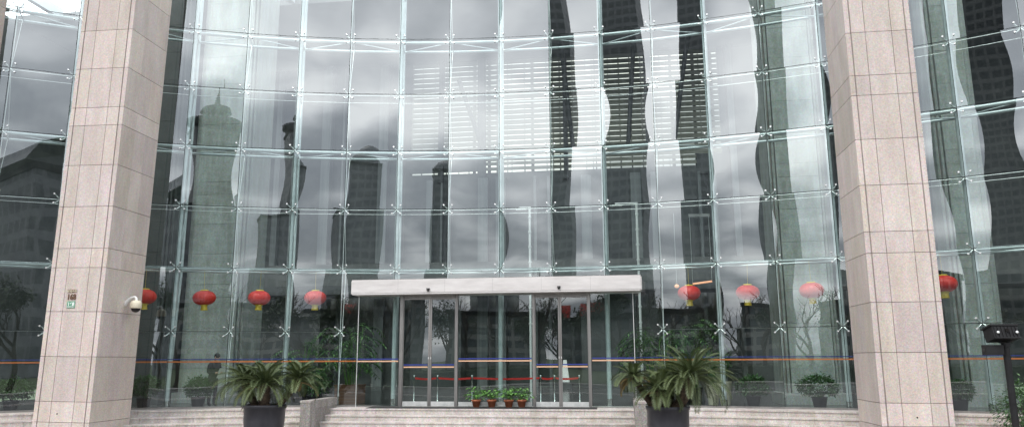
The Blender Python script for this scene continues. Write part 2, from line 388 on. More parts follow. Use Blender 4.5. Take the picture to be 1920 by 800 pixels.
# planting bed to the right of the steps
pb_ = MB()
q0 = arc(14.4, -.9, ZF); 
pb_.box(9.35, 15.0, 15.2, 19.2, ZG, ZG+.35, 'cheek'); pb_.box(9.45, 14.9, 15.3, 19.1, ZG+.35, ZG+.38, 'soil'); structure(pb_, 'planting_bed')
bp_ = MB()
for j in range(40):
    a = TE_R + (DTH*6)*j/40; b = TE_R + (DTH*6)*(j+1)/40
    ringblock(bp_, CR-.35, CR+.3, a, b, ZG, ZF, 'cheek', n=1)
structure(bp_, 'facade_plinth')

# cheek walls -------------------------------------------------------------------
for nm, xc, lab in (('cheek_wall', XL, 'grey granite cheek wall at the left end of the entrance steps'), ('cheek_wall', XR, 'grey granite cheek wall at the right end of the entrance steps, by the leaning cycad')):
    yf = 19.05; yb = 20.95; zt = -1.03
    t = thing(nm, lab, 'low wall', (xc, yf, ZG))
    b = MB(); b.box(xc-.135, xc+.135, yf, yf+.3, ZG, zt-.05, 'cheek', .95)
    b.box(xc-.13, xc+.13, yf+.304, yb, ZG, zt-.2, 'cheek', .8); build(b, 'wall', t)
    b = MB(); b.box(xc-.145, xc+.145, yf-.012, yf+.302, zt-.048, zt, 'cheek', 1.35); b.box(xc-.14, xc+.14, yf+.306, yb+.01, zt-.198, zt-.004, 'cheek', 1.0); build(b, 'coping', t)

# ------------------------------------------------------------------ stone pillars
JOINTS = [-1.44, -.96, .10, 1.18, 2.26, 2.74, 3.80, 4.87, 5.92, 6.40, 7.46, 8.52, 9.58, 10.06, 11.12, 12.18, 13.24]
JOINTS = [ZG, JOINTS[0]] + JOINTS[1:]
def pillar(x0, x1, y0, y1, label):
    t = thing('stone_pillar', label, 'pillar', ((x0+x1)/2, (y0+y1)/2, ZG), 'granite pillars in front of the curved glass')
    w = x1-x0; d = y1-y0; gp = .0055
    core = MB(); core.box(x0+.03, x1-.03, y0+.03, y1-.03, ZG, 13.3, 'grout'); build(core, 'core', t)
    b = MB(); cs = .105; gr = .03
    fx = [x0, x0+cs, x0+cs+gr, x0+w*.30, x0+w*.70, x1-cs-gr, x1-cs, x1]
    for z0, z1 in zip(JOINTS[:-1], JOINTS[1:]):
        za, zb = z0+gp, z1-gp
        base = rnd.uniform(.89, 1.05)
        def T():
            v = base*rnd.uniform(.93, 1.05); return (v, v*rnd.uniform(.97, 1.0), v*rnd.uniform(.94, 1.0))
        for (ya, yb_, s) in ((y0, y0+.034, 1), (y1-.034, y1, 1)):
            e_ = .0
            for a, c in ((fx[0], fx[1]), (fx[2], fx[3]), (fx[3], fx[4]), (fx[4], fx[5]), (fx[6], fx[7])):
                aa = a if a in (fx[0], fx[6]) else a+gp*(a != fx[2]); cc = c if c in (fx[1], fx[7]) else c-gp*(c != fx[5])
                b.box(aa, cc, ya, yb_, za, zb, 'pink', T())
        # side faces: one wide slab and a corner strip
        for xs0, xs1 in ((x0, x0+.034), (x1-.034, x1)):
            tt = T()
            b.box(xs0, xs1, y0+.0345, y0+cs, za, zb, 'pink', tt)
            for q in range(3):
                ya = y0+cs+(d-2*cs)*q/3; yb2 = y0+cs+(d-2*cs)*(q+1)/3
                b.box(xs0, xs1, ya, yb2-.0015, za, zb, 'pink', T())
            b.box(xs0, xs1, y1-cs, y1-.0345, za, zb, 'pink', tt)
        # backing of the two grooves
        for yy in ((y0+.02, y0+.03), (y1-.03, y1-.02)):
            b.box(fx[1], fx[2], *yy, za, zb, 'pink', .55); b.box(fx[5], fx[6], *yy, za, zb, 'pink', .55)
    build(b, 'stone_cladding', t)
    return t
LP = (-13.90, -12.42, 17.0, 18.55); RP = (5.585, 7.045, 17.5, 19.05)
pil_l = pillar(*LP, 'pink granite pillar carrying the number 168 and the dome camera')
pil_l.rotation_euler.y = R(.8)
pil_r = pillar(*RP, 'pink granite pillar to the right of the entrance, beside the floodlight')
pil_f = pillar(-17.95, -16.47, 16.0, 17.45, 'pink granite pillar cut by the left edge of the photo')
# drill holes / weep plugs in the base course
for P, (hx, hy) in ((LP, (106, 775)), (RP, (1720, 782))):
    b = MB(); c = atY(hx, hy, P[2]); b.tube([(c[0], P[2]-.004, c[2]), (c[0], P[2]+.01, c[2])], .018, 'rubber', 10)
    build(b, 'drain_hole', pil_l if P is LP else pil_r)

# ------------------------------------------------------------------ curtain wall
cw = thing('glass_curtain_wall', 'curved glass curtain wall held by spider fittings, with blue and orange stripes', 'glass wall', tuple(arc(6, 0, ZF)))
I0, I1 = -6, 19
KTOP = 8
YV = 21.2; VX0 = atY(670, 660, YV)[0]; VX1 = atY(1190, 660, YV)[0]; ZV = 1.80; ZC = 2.22
def idx_at_x(x): return (math.asin((x-CX)/CR)-TH0)/DTH
iv0, iv1 = idx_at_x(VX0), idx_at_x(VX1)
prng = random.Random(11)
colph = {i: (prng.uniform(0, 6.28), prng.uniform(0, 6.28), prng.uniform(.45, .85)) for i in range(I0-1, I1+1)}
coltilt = {i: prng.uniform(-.0015, .0015) for i in range(I0-1, I1+1)}
def panel(i, k, u0=0., u1=1., z0=None, z1=None, m='glass'):
    a = arc(i); b = arc(i+1); za = rowz(k) if z0 is None else z0; zb = rowz(k+1) if z1 is None else z1
    gap = .007; e = (b-a); Lw = e.length; e.normalize(); nrm = Vector((e.y, -e.x, 0))       # towards the camera
    nu, nv = 8, 12; p1, p2, am = colph[i]; pr = random.Random(i*97+k*13); pil = pr.uniform(-.0010, .0018)
    ty = pr.uniform(-.0035, .0035); tx = pr.uniform(-.0030, .0030)
    dph = pr.uniform(-.4, .4)
    ua, ub = u0*Lw+gap, u1*Lw-gap
    vs = []
    for jv in range(nv+1):
        z = za+gap + (zb-za-2*gap)*jv/nv; s = am*(.0030*math.sin(2*math.pi*z/8.2+p1+dph)+.0010*math.sin(2*math.pi*z/3.1+p2))
        for ju in range(nu+1):
            uu = ua+(ub-ua)*ju/nu; cu_ = (uu/Lw-.5); v_ = (z-za)/(zb-za)
            d = (uu-Lw/2)*(s+tx+coltilt[i]) + pil*math.cos(math.pi*cu_)*math.sin(math.pi*max(0, min(1, v_)))*2 + (v_-.5)*1.8*ty
            vs.append(a + e*uu + nrm*d + Vector((0, 0, z)))
    W_ = nu+1
    fs = [(jv*W_+ju, jv*W_+ju+1, (jv+1)*W_+ju+1, (jv+1)*W_+ju) for jv in range(nv) for ju in range(nu)]
    mb = MB(); mb.add(vs, fs, m, smooth=True)
    # inner face and dark green edges give the sheet its thickness
    c = [vs[0], vs[nu], vs[nv*W_+nu], vs[nv*W_]]; th = .016
    cb = [p - nrm*th for p in c]
    mb.add(cb, [(0, 3, 2, 1)], 'glassback')
    bl = [vs[ju] for ju in range(W_)]; tp = [vs[nv*W_+ju] for ju in range(W_)]
    for strip in (bl, tp, [vs[jv*W_] for jv in range(nv+1)], [vs[jv*W_+nu] for jv in range(nv+1)]):
        bk = [p - nrm*th for p in strip]; n_ = len(strip)
        mb.add(strip+bk, [(q, q+1, n_+q+1, n_+q) for q in range(n_-1)], 'glassedge')
    return mb
def hidden(x):   # behind a pillar?
    return 90 < x < 245 or 1605 < x < 1745
cands = []
for i in range(I0, I1):
    for k in range(-1, KTOP):
        z0 = ZF+.01 if k == -1 else None
        parts = [(0., 1.)]; zlo = z0
        if k in (-1, 0):
            if math.floor(iv0) == i: parts = [(0., iv0-i)]
            elif math.floor(iv1) == i: parts = [(iv1-i, 1.)]
            elif iv0 < i < iv1:
                if k == -1: continue
                zlo = ZC+.02
        for u0, u1 in parts:
            mbp = panel(i, k, u0, u1, zlo)
            c = arc(i+.5, 0, rowz(k+.5)); x, y = project(c); a_ = project(arc(i, 0, rowz(k))); b_ = project(arc(i+1, 0, rowz(k+1)))
            vis = (-40 < x < 1960) and (-60 < y < 860) and not hidden(x)
            ar = abs(b_[0]-a_[0])*abs(a_[1]-b_[1])*(u1-u0) if vis else 0
            # area inside the frame
            w_in = max(0, min(1920, max(a_[0], b_[0]))-max(0, min(a_[0], b_[0]))); h_in = max(0, min(800, max(a_[1], b_[1]))-max(0, min(a_[1], b_[1])))
            cands.append((-(w_in*h_in if vis else 0), i, k, mbp))
            if k == 0 and math.floor(iv0) == i:   # glass above the entrance canopy
                cands.append((-10, i, k, panel(i, k, iv0-i, 1., ZC+.02)))
            if k == 0 and math.floor(iv1) == i:
                cands.append((-10, i, k, panel(i, k, 0., iv1-i, ZC+.02)))
cands.sort(key=lambda c: c[:3])
def merge(dst, src):
    b = len(dst.v); dst.v += src.v
    mp_ = [dst.mi(m) for m in src.ms]
    dst.f += [tuple(b+i for i in f) for f in src.f]; dst.m += [mp_[m] for m in src.m]; dst.t += src.t; dst.s += src.s
for c in cands[:100]: build(c[3], 'glass_panel', cw)
rest = MB()
for c in cands[100:]: merge(rest, c[3])
build(rest, 'glass_panels', cw, {'kind': 'stuff'})
# joints: a thin dark seal set behind the gaps
sl_ = MB()
def inv(i): return iv0 < i < iv1
for i in range(I0, I1+1):
    z0 = ZC if inv(i) else ZF
    a = arc(i, .012, z0); b = arc(i, .012, rowz(KTOP)); sl_.tube([a, b], .0085, 'seal', 4, cap=False)
for k in range(0, KTOP+1):
    for i in range(I0, I1):
        if k == 0 and i+1 > iv0 and i < iv1:
            if math.floor(iv0) == i: sl_.tube([arc(i, .012, rowz(k)), arc(i, .012, rowz(k)).lerp(arc(i+1, .012, rowz(k)), iv0-i)], .0085, 'seal', 4, cap=False)
            elif math.floor(iv1) == i: sl_.tube([arc(i, .012, rowz(k)).lerp(arc(i+1, .012, rowz(k)), iv1-i), arc(i+1, .012, rowz(k))], .0085, 'seal', 4, cap=False)
            continue
        sl_.tube([arc(i, .012, rowz(k)), arc(i+1, .012, rowz(k))], .0085, 'seal', 4, cap=False)
build(sl_, 'joint_seals', cw)
bs = MB()
for i in range(I0, I1):
    if i+1 > iv0 and i < iv1 and not (math.floor(iv0) == i or math.floor(iv1) == i): continue
    a = arc(i, -.02, ZF); b = arc(i+1, -.02, ZF)
    if math.floor(iv0) == i: b = a.lerp(b, iv0-i)
    if math.floor(iv1) == i: a = a.lerp(b, iv1-i)
    a2 = a+Vector((0, .05, 0)); b2 = b+Vector((0, .05, 0))
    h = Vector((0, 0, .05)); bs.add([a, b, b2, a2, a+h, b+h, b2+h, a2+h], [(0, 1, 5, 4), (4, 5, 6, 7), (3, 2, 1, 0), (2, 3, 7, 6)], 'frame')
build(bs, 'base_channel', cw)
# stripes on the glass
for nm, za, zb, m in (('blue_stripe', .012, .036, 'blue'), ('orange_stripe', -.064, -.027, 'orange')):
    b = MB()
    for i in range(I0, I1):
        p, q = arc(i, -.006), arc(i+1, -.006)
        if i+1 > iv0 and i < iv1:
            if math.floor(iv0) == i: q = p.lerp(q, iv0-i)
            elif math.floor(iv1) == i: p = p.lerp(q, iv1-i)
            else: continue
        e = (q-p).normalized(); n_ = Vector((e.y, -e.x, 0))*-.018
        p = p+n_; q = q+n_; o3 = Vector((-n_.x, -n_.y, 0)).normalized()*.003
        b.add([p+Vector((0, 0, za)), q+Vector((0, 0, za)), q+Vector((0, 0, zb)), p+Vector((0, 0, zb)), p+o3+Vector((0, 0, za)), q+o3+Vector((0, 0, za)), q+o3+Vector((0, 0, zb)), p+o3+Vector((0, 0, zb))],
              [(0, 1, 2, 3), (7, 6, 5, 4), (3, 2, 6, 7), (0, 4, 5, 1)], m)
    build(b, nm, cw)
# spider fittings
def spider(i, k):
    b = MB(); c = arc(i, .17, rowz(k)); th = TH0+DTH*i; ex = Vector((math.cos(th), -math.sin(th), 0)); en = Vector((math.sin(th), math.cos(th), 0)); ez = Vector((0, 0, 1))
    b.sphere(tuple(c), .038, 'steel', 6)
    for sx in (-1, 1):
        for sz in (-1, 1):
            tip = c + ex*sx*.125 + ez*sz*.125
            b.tube([c, c.lerp(tip, .55)-en*.03, tip-en*.10], [.026, .019, .016], 'bolt', 6)
            f0 = tip-en*.10; b.tube([f0, tip-en*.192], .016, 'bolt', 6); b.tube([tip-en*.189, tip-en*.205], .024, 'bolt', 10)
    b.tube([c, c+en*.10], .03, 'steel', 8)
    return b
cands = []
for i in range(I0, I1+1):
    for k in range(0, KTOP):
        if k == 0 and inv(i): continue
        x, y = project(arc(i, 0, rowz(k))); vis = -5 < x < 1925 and -5 < y < 805 and not hidden(x)
        cands.append((0 if vis else 1, abs(x-960), i, k))
cands.sort()
rest = MB()
for n_, (v, _, i, k) in enumerate(cands):
    if n_ < 100: build(spider(i, k), 'spider_fitting', cw)
    else: merge(rest, spider(i, k))
build(rest, 'spider_fittings', cw, {'kind': 'stuff'})
# masts, trusses, tension rods
DF, DRR = .30, 1.02; ZT = rowz(KTOP)+1.0
for i in range(I0, I1+1):
    if i % 2 == 0:
        b = MB()
        b.tube([arc(i, DF, ZF), arc(i, DF, ZT)], .068, 'tube', 12)
        b.tube([arc(i, DF, ZF+.02), arc(i, DF, ZF+.2)], .085, 'steel', 12)
        b.tube([arc(i, DF+.06, ZF+.35), arc(i, DRR, rowz(1)), arc(i, DRR, ZT)], .042, 'tube', 10)
        for k in range(1, KTOP):
            b.tube([arc(i, DF, rowz(k)), arc(i, DRR, rowz(k))], .028, 'tube', 8)
            b.tube([arc(i, DF, rowz(k)), arc(i, DRR, rowz(k+1))] if k % 2 else [arc(i, DRR, rowz(k)), arc(i, DF, rowz(k+1))], .017, 'tube', 6)
        build(b, 'mast', cw)
    else:
        b = MB(); zs = ZC if inv(i) else ZF
        b.tube([arc(i, .17, zs), arc(i, .17, ZT)], .011, 'rod', 6)
        if not inv(i):
            b.tube([arc(i, .17, ZF+.05), arc(i, .85, rowz(1))], .011, 'rod', 6); b.tube([arc(i, .17, ZF), arc(i, .17, ZF+.28)], .026, 'steel', 8)
        for k in (1, 3, 5):
            b.tube([arc(i, .85, rowz(k)), arc(i, .17, rowz(k+1)), arc(i, .85, rowz(k+2))], .009, 'rod', 6, cap=False)
            b.tube([arc(i, .17, rowz(k)), arc(i, .95, rowz(k))], .02, 'tube', 8)
        build(b, 'tension_rod', cw)
for k in (1, 3, 5):
    for i in range(I0, I1-1, 2):
        b = MB(); z = rowz(k)
        b.tube([arc(i, DF, z), arc(i+1, DF, z), arc(i+2, DF, z)], .052, 'tube', 10)
        b.tube([arc(i, DRR, z), arc(i+1, DRR, z), arc(i+2, DRR, z)], .042, 'tube', 10)
        b.tube([arc(i, DRR, z), arc(i+1, DF, z), arc(i+2, DRR, z)], .018, 'tube', 6)
        build(b, 'truss', cw)
for k in (0, 2, 4, 6):
    b = MB()
    for i in range(I0, I1):
        if k == 0 and i+1 > iv0 and i < iv1: continue
        b.tube([arc(i, .17, rowz(k)), arc(i+1, .17, rowz(k))], .010, 'rod', 6)
        if k: b.tube([arc(i, .85, rowz(k)), arc(i+1, .85, rowz(k))], .008, 'rod', 6)
    build(b, 'horizontal_cable', cw)

# ------------------------------------------------------------------ entrance
def X(px, py=660, Y=YV): return float(atY(px, py, Y)[0])
en = thing('automatic_entrance', 'steel canopy over two pairs of sliding glass doors in the curved glass front', 'entrance', ((VX0+VX1)/2, YV, ZF))
cx0, cx1 = float(atY(659, 550, 20.75)[0]), float(atY(1202, 545, 20.75)[0])
b = MB()
zb0, zt0 = 1.80, ZC
b.box(cx0, cx1, 20.75, 21.72, zb0+.045, zt0, 'brushed'); b.box(cx0+.012, cx1-.012, 20.762, 21.70, zb0, zb0+.042, 'brushed', .8)
b.box(cx0-.03, cx0-.003, 20.80, 21.70, zb0+.03, zt0-.03, 'brushed', 1); b.box(cx1+.003, cx1+.03, 20.80, 21.70, zb0+.03, zt0-.03, 'brushed', 1)
for q in (.167, .333, .5, .667, .833): b.box(cx0+(cx1-cx0)*q-.002, cx0+(cx1-cx0)*q+.002, 20.748, 20.76, zb0+.05, zt0-.004, 'frame')
b.box(cx0+.004, cx1-.004, 20.754, 21.71, zt0+.0005, zt0+.012, 'frame')
build(b, 'canopy', en)
for px in (803, 1048):
    b = MB(); c = atY(px, 542, 20.75); b.box(c[0]-.045, c[0]+.045, 20.70, 20.747, 1.915, 1.955, 'blackpaint'); b.sphere((c[0], 20.71, 1.905), .04, 'dome', 8); build(b, 'motion_sensor', en)
def pane(name, x0, x1, parent, zb=ZF+.02, zt=ZV-.01, y=YV, m='doorglass', s_dz=0.0, sc='peach', tilt=0.0):
    mb = MB(); nv = 10; vs = []
    for jv in range(nv+1):
        z = zb+(zt-zb)*jv/nv
        for ju in range(5):
            x = x0+(x1-x0)*ju/4; vs.append((x, y+tilt*(x-(x0+x1)/2)+.0012*math.sin(z*2.1+x), z))
    mb.add(vs, [(jv*5+ju, jv*5+ju+1, (jv+1)*5+ju+1, (jv+1)*5+ju) for jv in range(nv) for ju in range(4)], m, smooth=True)
    mb.add([(x0, y+.014, zb), (x1, y+.014, zb), (x1, y+.014, zt), (x0, y+.014, zt)], [(0, 3, 2, 1)], 'glassback')
    for xx in (x0, x1): mb.add([(xx, y-.002, zb), (xx, y+.014, zb), (xx, y+.014, zt), (xx, y-.002, zt)], [(0, 1, 2, 3)], 'glassedge')
    o = build(mb, name, parent)
    b = MB(); b.box(x0+.01, x1-.01, y-.012, y-.008, -.006+s_dz, .024+s_dz, 'blue'); build(b, 'blue_stripe', parent)
    b = MB(); b.box(x0+.01, x1-.01, y-.012, y-.008, -.070+s_dz, -.036+s_dz, sc); build(b, 'pale_stripe' if sc == 'peach' else 'orange_stripe', parent)
    return o
xs = {n: X(n) for n in (670, 748, 756, 803, 809, 853, 859, 998, 1004, 1046, 1055, 1103, 1109, 1190)}
# fixed glass screens
for k_, (a, c) in enumerate(((670, 748), (859, 998), (1109, 1190))):
    fr = MB(); xa, xb = xs[a], xs[c]
    fr.box(xa, xb, YV+.0, YV+.03, ZF, ZF+.02, 'frame')
    f_ = build(fr, 'fixed_screen', en); WLOC[f_.name] = WLOC[en.name]
    pane('glass_pane', xa+.004, xb-.004, f_)
    b = MB(); b.box(xa, xb, YV, YV+.03, ZV-.01, ZV+.01, 'frame'); build(b, 'top_rail', f_)
    if k_ == 1:
        b = MB(); b.box(xa+.02, xb-.02, YV-.015, YV-.003, ZF+.03, ZF+.14, 'rail', .9); b.box(xa+.02, xb-.02, YV+.02, YV+.04, ZF+.03, ZF+.14, 'rail', .9); build(b, 'bottom_rail', f_)
# returns to the curved glass
for xx, ii in ((VX0, iv0), (VX1, iv1)):
    p = arc(ii); mb = MB(); mb.add([(xx-.006, YV, ZF), (xx+.006, YV, ZF), (xx+.006, p.y, ZF), (xx-.006, p.y, ZF), (xx-.006, YV, ZV), (xx+.006, YV, ZV), (xx+.006, p.y, ZV), (xx-.006, p.y, ZV)],
        [(0, 4, 7, 3), (1, 2, 6, 5)], 'glassback'); mb.box(xx-.009, xx+.009, YV-.006, YV+.012, ZF, ZV, 'rail'); build(mb, 'glass_return', en)
# frame posts
b = MB()
for a, c in ((748, 756), (853, 859), (998, 1004), (1103, 1109)):
    b = MB(); b.box(xs[a]+.012, xs[c]-.012, YV-.03, YV+.07, ZF, ZV, 'frame'); build(b, 'post', en)
for a, c in ((756, 853), (1004, 1103)): b = MB(); b.box(xs[a]+.002, xs[c]-.002, YV-.02, YV+.06, ZV-.07, ZV-.002, 'frame'); build(b, 'door_head', en)
for a, c, m1, m2 in ((756, 853, 803, 809), (1004, 1103, 1046, 1055)):
    for x0, x1, side in ((xs[a]-.008, (xs[m1]+xs[m2])/2-.003, 1), ((xs[m1]+xs[m2])/2+.003, xs[c]+.008, 0)):
        fr = MB(); z0, z1 = ZF+.02, ZV-.075; w = .034; ws = .046
        l_, r_ = (w*.5, ws) if side else (ws, w*.5)
        fr.box(x0, x0+l_, YV-.012, YV+.04, z0, z1, 'frame'); fr.box(x1-r_, x1, YV-.012, YV+.04, z0, z1, 'frame')
        fr.box(x0+l_, x1-r_, YV-.01, YV+.038, z1-.05, z1, 'frame')
        d_ = build(fr, 'door_leaf', en); WLOC[d_.name] = WLOC[en.name]
        pane('glass_pane', x0+l_+.002, x1-r_-.002, d_, z0+.12, z1-.052, YV+.008, s_dz=-.165, tilt=rnd.uniform(-.004, .004))
        b = MB(); b.box(x0+l_+.001, x1-r_-.001, YV-.016, YV+.04, z0+.005, z0+.13, 'rail'); build(b, 'bottom_rail', d_)
        b = MB(); b.box((x1-.04 if side else x0+.02), (x1-.02 if side else x0+.04), YV-.03, YV-.013, .0, .06, 'rail') ; build(b, 'lock', d_)
b = MB(); b.box(float(atZ(684, 765, ZF)[0]), float(atZ(1112, 766, ZF)[0])+.1, YM+.08, YV-.04, ZF+.001, ZF+.016, 'rubber')
build(b, 'door_mat', None, {'label': 'long black rubber mat in front of the sliding doors', 'category': 'door mat'})

# ------------------------------------------------------------------ lobby hall behind the glass
hall = thing('lobby_hall', 'dim lobby hall behind the glass with vertical ribs and a slatted back wall', 'hall', (CX, 30, ZF))
ZR = 15.4; HX0, HX1 = -27.0, 21.5
for xx in (HX0-.3, HX1): b = MB(); b.box(xx, xx+.3, 14, YB, ZF, ZR, 'innerwall'); build(b, 'side_wall', hall)
b = MB(); b.box(HX0-.3, HX1+.3, 29.5, YB+.3, ZR+.01, ZR+.4, 'innerwall'); build(b, 'ceiling', hall)   # front bays left open, an added gap letting daylight onto masts and columns
for q in range(9): b = MB(); xx = HX0+2+q*5.6; b.box(xx, xx+.25, 23.2, 29.4, ZR+.02, ZR+.5, 'tube'); build(b, 'roof_beam', hall)
# back wall with a big slatted window
SX0, SX1 = float(atY(772, 250, YB)[0]), float(atY(1352, 250, YB)[0]); SZ0, SZ1 = float(atY(1080, 318, YB)[2]), float(atY(1250, 30, YB)[2])
b = MB(); b.box(HX0, SX0, YB, YB+.3, ZF, ZR, 'innerwall'); b.box(SX1, HX1, YB, YB+.3, ZF, ZR, 'innerwall')
b.box(SX0, SX1, YB, YB+.3, ZF, SZ0, 'innerwall')
if SZ1 < ZR: b.box(SX0, SX1, YB, YB+.3, SZ1, ZR, 'innerwall')
build(b, 'back_wall', hall)
b = MB(); r3 = random.Random(5)
x = HX0+.5
while x < HX1-.4:
    w = r3.choice((.10, .14, .3, .5)); zt = ZR if not (SX0-.3 < x < SX1) else SZ0-.35
    if r3.random() < .75: b = MB(); b.box(x, x+w, YB-.22-r3.random()*.3, YB-.003, ZF, zt-.01, 'fin', r3.uniform(.55, 1.1)); build(b, 'wall_rib', hall)
    x += w + r3.uniform(.25, .9)
nrow = 29; dzs = (SZ1-SZ0)/nrow
sb = MB(); r4 = random.Random(8)
for j in range(nrow):
    z = SZ0+j*dzs
    fr_ = .82 if j > 1 else .62
    if j in (nrow-1, nrow-2, nrow-4): fr_ = .995
    sb.box(SX0, SX1, YB-.02, YB+.02, z+dzs*(1-fr_), z+dzs*.998, 'slat', r4.uniform(.85, 1.1))
build(sb, 'slat_screen', hall)
mb_ = MB(); x = SX0; 
while x < SX1:
    w = r4.choice((.03, .04, .06, .16)); mb_.box(x, x+w, YB+.06, YB+.12, SZ0, SZ1, 'darkwall'); x += w + r4.choice((.10, .18, .3, .5, .62))
build(mb_, 'window_mullions', hall)
for px, w in ((905, .4), (1215, .35), (1060, .22), (830, .25)):
    xx = float(atY(px, 200, YB)[0]); b = MB(); b.box(xx-w/2, xx+w/2, YB-.35, YB-.05, SZ0-.5, ZR, 'darkwall'); build(b, 'pier', hall)
b = MB(); b.add([(SX0, YB+.14, SZ0), (SX1, YB+.14, SZ0), (SX1, YB+.14, SZ1), (SX0, YB+.14, SZ1)], [(0, 1, 2, 3)], 'skydim'); build(b, 'dimming_pane', hall)  # tinted pane added to dim the bright sky behind the slats
for (pa_, pb_2, qa, qb) in ((768, 1188, 25, 84), (768, 900, 286, 326), (1308, 1356, 286, 326), (1188, 1250, 25, 42)):
    a = atY(pa_, qb, YB-.1); c = atY(pb_2, qa, YB-.1); b = MB(); b.box(float(a[0]), float(c[0]), YB-.09, YB-.03, float(a[2]), float(c[2]), 'innerwall'); build(b, 'blank_panel', hall)
# dark slanting bars standing in for inclined shadows across the slats
for (xa, ya, xb, yb) in ((1190, 40, 1178, 270), (860, 150, 905, 280), (1290, 60, 1265, 260), (1050, 70, 1075, 280)):
    pa = atY(xa, ya, YB-2); pb2 = atY(xb, yb, YB-1); b = MB(); b.tube([pa, pb2], .11, 'darkwall', 8); build(b, 'shadow_bar', hall)
# mezzanine slab and dark back-of-house behind the doors
b = MB(); b.box(HX0, HX1, YB-3.0, YB-.6, 3.0, 3.4, 'darkwall'); build(b, 'gallery', hall); b = MB(); b.box(HX0, HX1, YB-3.0, YB-2.94, 3.402, 4.4, 'innerwall'); build(b, 'parapet', hall)
for xx, w in ((-9.5, 2.4), (-1.5, 3.5), (6.0, 2.5), (-17, 3)):
    b = MB(); b.box(xx, xx+w, YB-2.0, YB-.7, ZF, 2.98, 'darkwall'); build(b, 'partition', hall)

def column(px0, px1, Yf, label, dep=1.5, grp=True, cm_='column'):
    xa, xb = float(atY(px0, 700, Yf)[0]), float(atY(px1, 700, Yf)[0]); w = xb-xa
    t = thing('lobby_column', label, 'column', ((xa+xb)/2, Yf+dep/2, ZF), 'stone columns inside the lobby' if grp else None)
    b = MB(); z = ZF+.32; rr = random.Random(int(px0)); n_ = 0
    cxs = [xa+.12, xa+.19, xa+.26, xb-.26, xb-.19, xb-.12]
    while z < ZR:
        zt = min(z+(.98 if n_ % 4 != 3 else .42), ZR); v = rr.uniform(.92, 1.05)
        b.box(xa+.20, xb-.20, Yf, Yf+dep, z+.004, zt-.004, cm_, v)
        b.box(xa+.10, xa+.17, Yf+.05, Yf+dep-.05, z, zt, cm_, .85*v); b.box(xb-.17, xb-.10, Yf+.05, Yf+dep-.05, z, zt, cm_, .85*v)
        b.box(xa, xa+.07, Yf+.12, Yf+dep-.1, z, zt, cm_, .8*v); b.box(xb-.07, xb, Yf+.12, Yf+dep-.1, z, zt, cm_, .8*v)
        z = zt; n_ += 1
    b.box(xa+.01, xb-.01, Yf+.16, Yf+dep-.16, ZF, ZR, 'grout')
    build(b, 'shaft', t)
    b = MB(); b.box(xa-.08, xb+.08, Yf-.1, Yf+dep+.05, ZF, ZF+.32, cm_, .9); build(b, 'plinth', t)
column(332, 446, 22.6, 'pale stone column behind the glass with the person standing at its foot')
column(1470, 1580, 22.9, 'pale stone column behind the glass just left of the right granite pillar')
column(1806, 1896, 22.0, 'grey stone column behind the glass near the floodlight, right of the right granite pillar')
column(1690, 1792, 22.6, 'dark column behind the glass, hidden behind the edge of the right granite pillar', cm_='darkwall')
column(205, 299, 22.0, 'dark column behind the glass, half hidden by the left granite pillar', cm_='darkwall')
# warm lamps inside
t = thing('pendant_lamp', 'warm linear pendant lamp glowing above the lantern right of the doors', 'lamp', tuple(atY(1317, 530, 25)))
p0, p1 = atY(1299, 532, 25), atY(1335, 527, 25)
b = MB(); b.tube([p0, p1], .03, 'warm', 8); build(b, 'tube', t)
b = MB(); 
for p in (p0, p1): b.tube([(p[0], p[1], p[2]+.04), (p[0], p[1], p[2]+2.2)], .006, 'rod', 5)
b.box(p0[0]-.03, p1[0]+.03, p0[1]-.03, p0[1]+.03, p0[2]+2.2, p0[2]+2.3, 'frame'); build(b, 'suspension', t)
pp = atY(1269, 536, 25)
t = thing('globe_lamp', 'small warm globe lamp glowing left of the lantern beside the doors', 'lamp', tuple(pp))
b = MB(); b.sphere(tuple(pp), .075, 'warm', 8, .8); build(b, 'shade', t)
b = MB(); b.tube([(pp[0], pp[1], pp[2]+.08), (pp[0], pp[1], pp[2]+2.4)], .006, 'rod', 5); b.tube([(pp[0], pp[1], pp[2]+.07), (pp[0], pp[1], pp[2]+.12)], .03, 'frame', 8); build(b, 'cord', t)

# ------------------------------------------------------------------ lanterns
def make_lantern(label):
    t = thing('red_lantern', label, 'lantern', (0, 0, 0), 'red lanterns hanging behind the glass')
    n = 14; b = MB(); prof = []
    for j in range(n+1):
        a = math.pi*(.12+.76*j/n); prof.append((.325*math.sin(a)**.85, -.215*math.cos(a)))
    b.lathe(prof, 'red', n=72, scal=.05, lobes=24); build(b, 'shade', t)
    b = MB(); b.lathe([(.001, .235), (.11, .235), (.12, .205), (.12, .195), (.001, .19)], 'gold', n=20); build(b, 'cap', t)
    b = MB()
    b.lathe([(.001, -.195), (.105, -.195), (.115, -.215), (.10, -.23), (.001, -.23)], 'gold', n=20); build(b, 'rim', t)
    b = MB(); b.lathe([(.085, -.23), (.10, -.36)], 'gold', n=28, scal=.12, lobes=14); b.lathe([(.001, -.355), (.098, -.36)], 'gold', n=28); build(b, 'tassel', t)
    b = MB(); b.tube([(0, 0, .23), (0, 0, .88)], .004, 'gold', 5); build(b, 'hanging_cord', t)
    return t
LAN = [(271, 556, 'red lantern peeping out beside the dome camera, left of all the others'), (383, 558, 'red lantern hanging in front of the pale stone column, above the person'),
       (486, 558, 'red lantern above the left potted cycad'), (591, 558, 'red lantern hanging nearest to the left end of the steel canopy'),
       (1292, 549, 'red lantern beside the warm pendant lamp, nearest the right end of the canopy'), (1402, 548, 'red lantern hanging above the cream planters and the round bush, washed pale by sky reflection'),
       (1522, 544, 'red lantern just left of the right granite pillar, in front of a stone column'), (1769, 532, 'red lantern half hidden behind the right edge of the right granite pillar')]
first = None
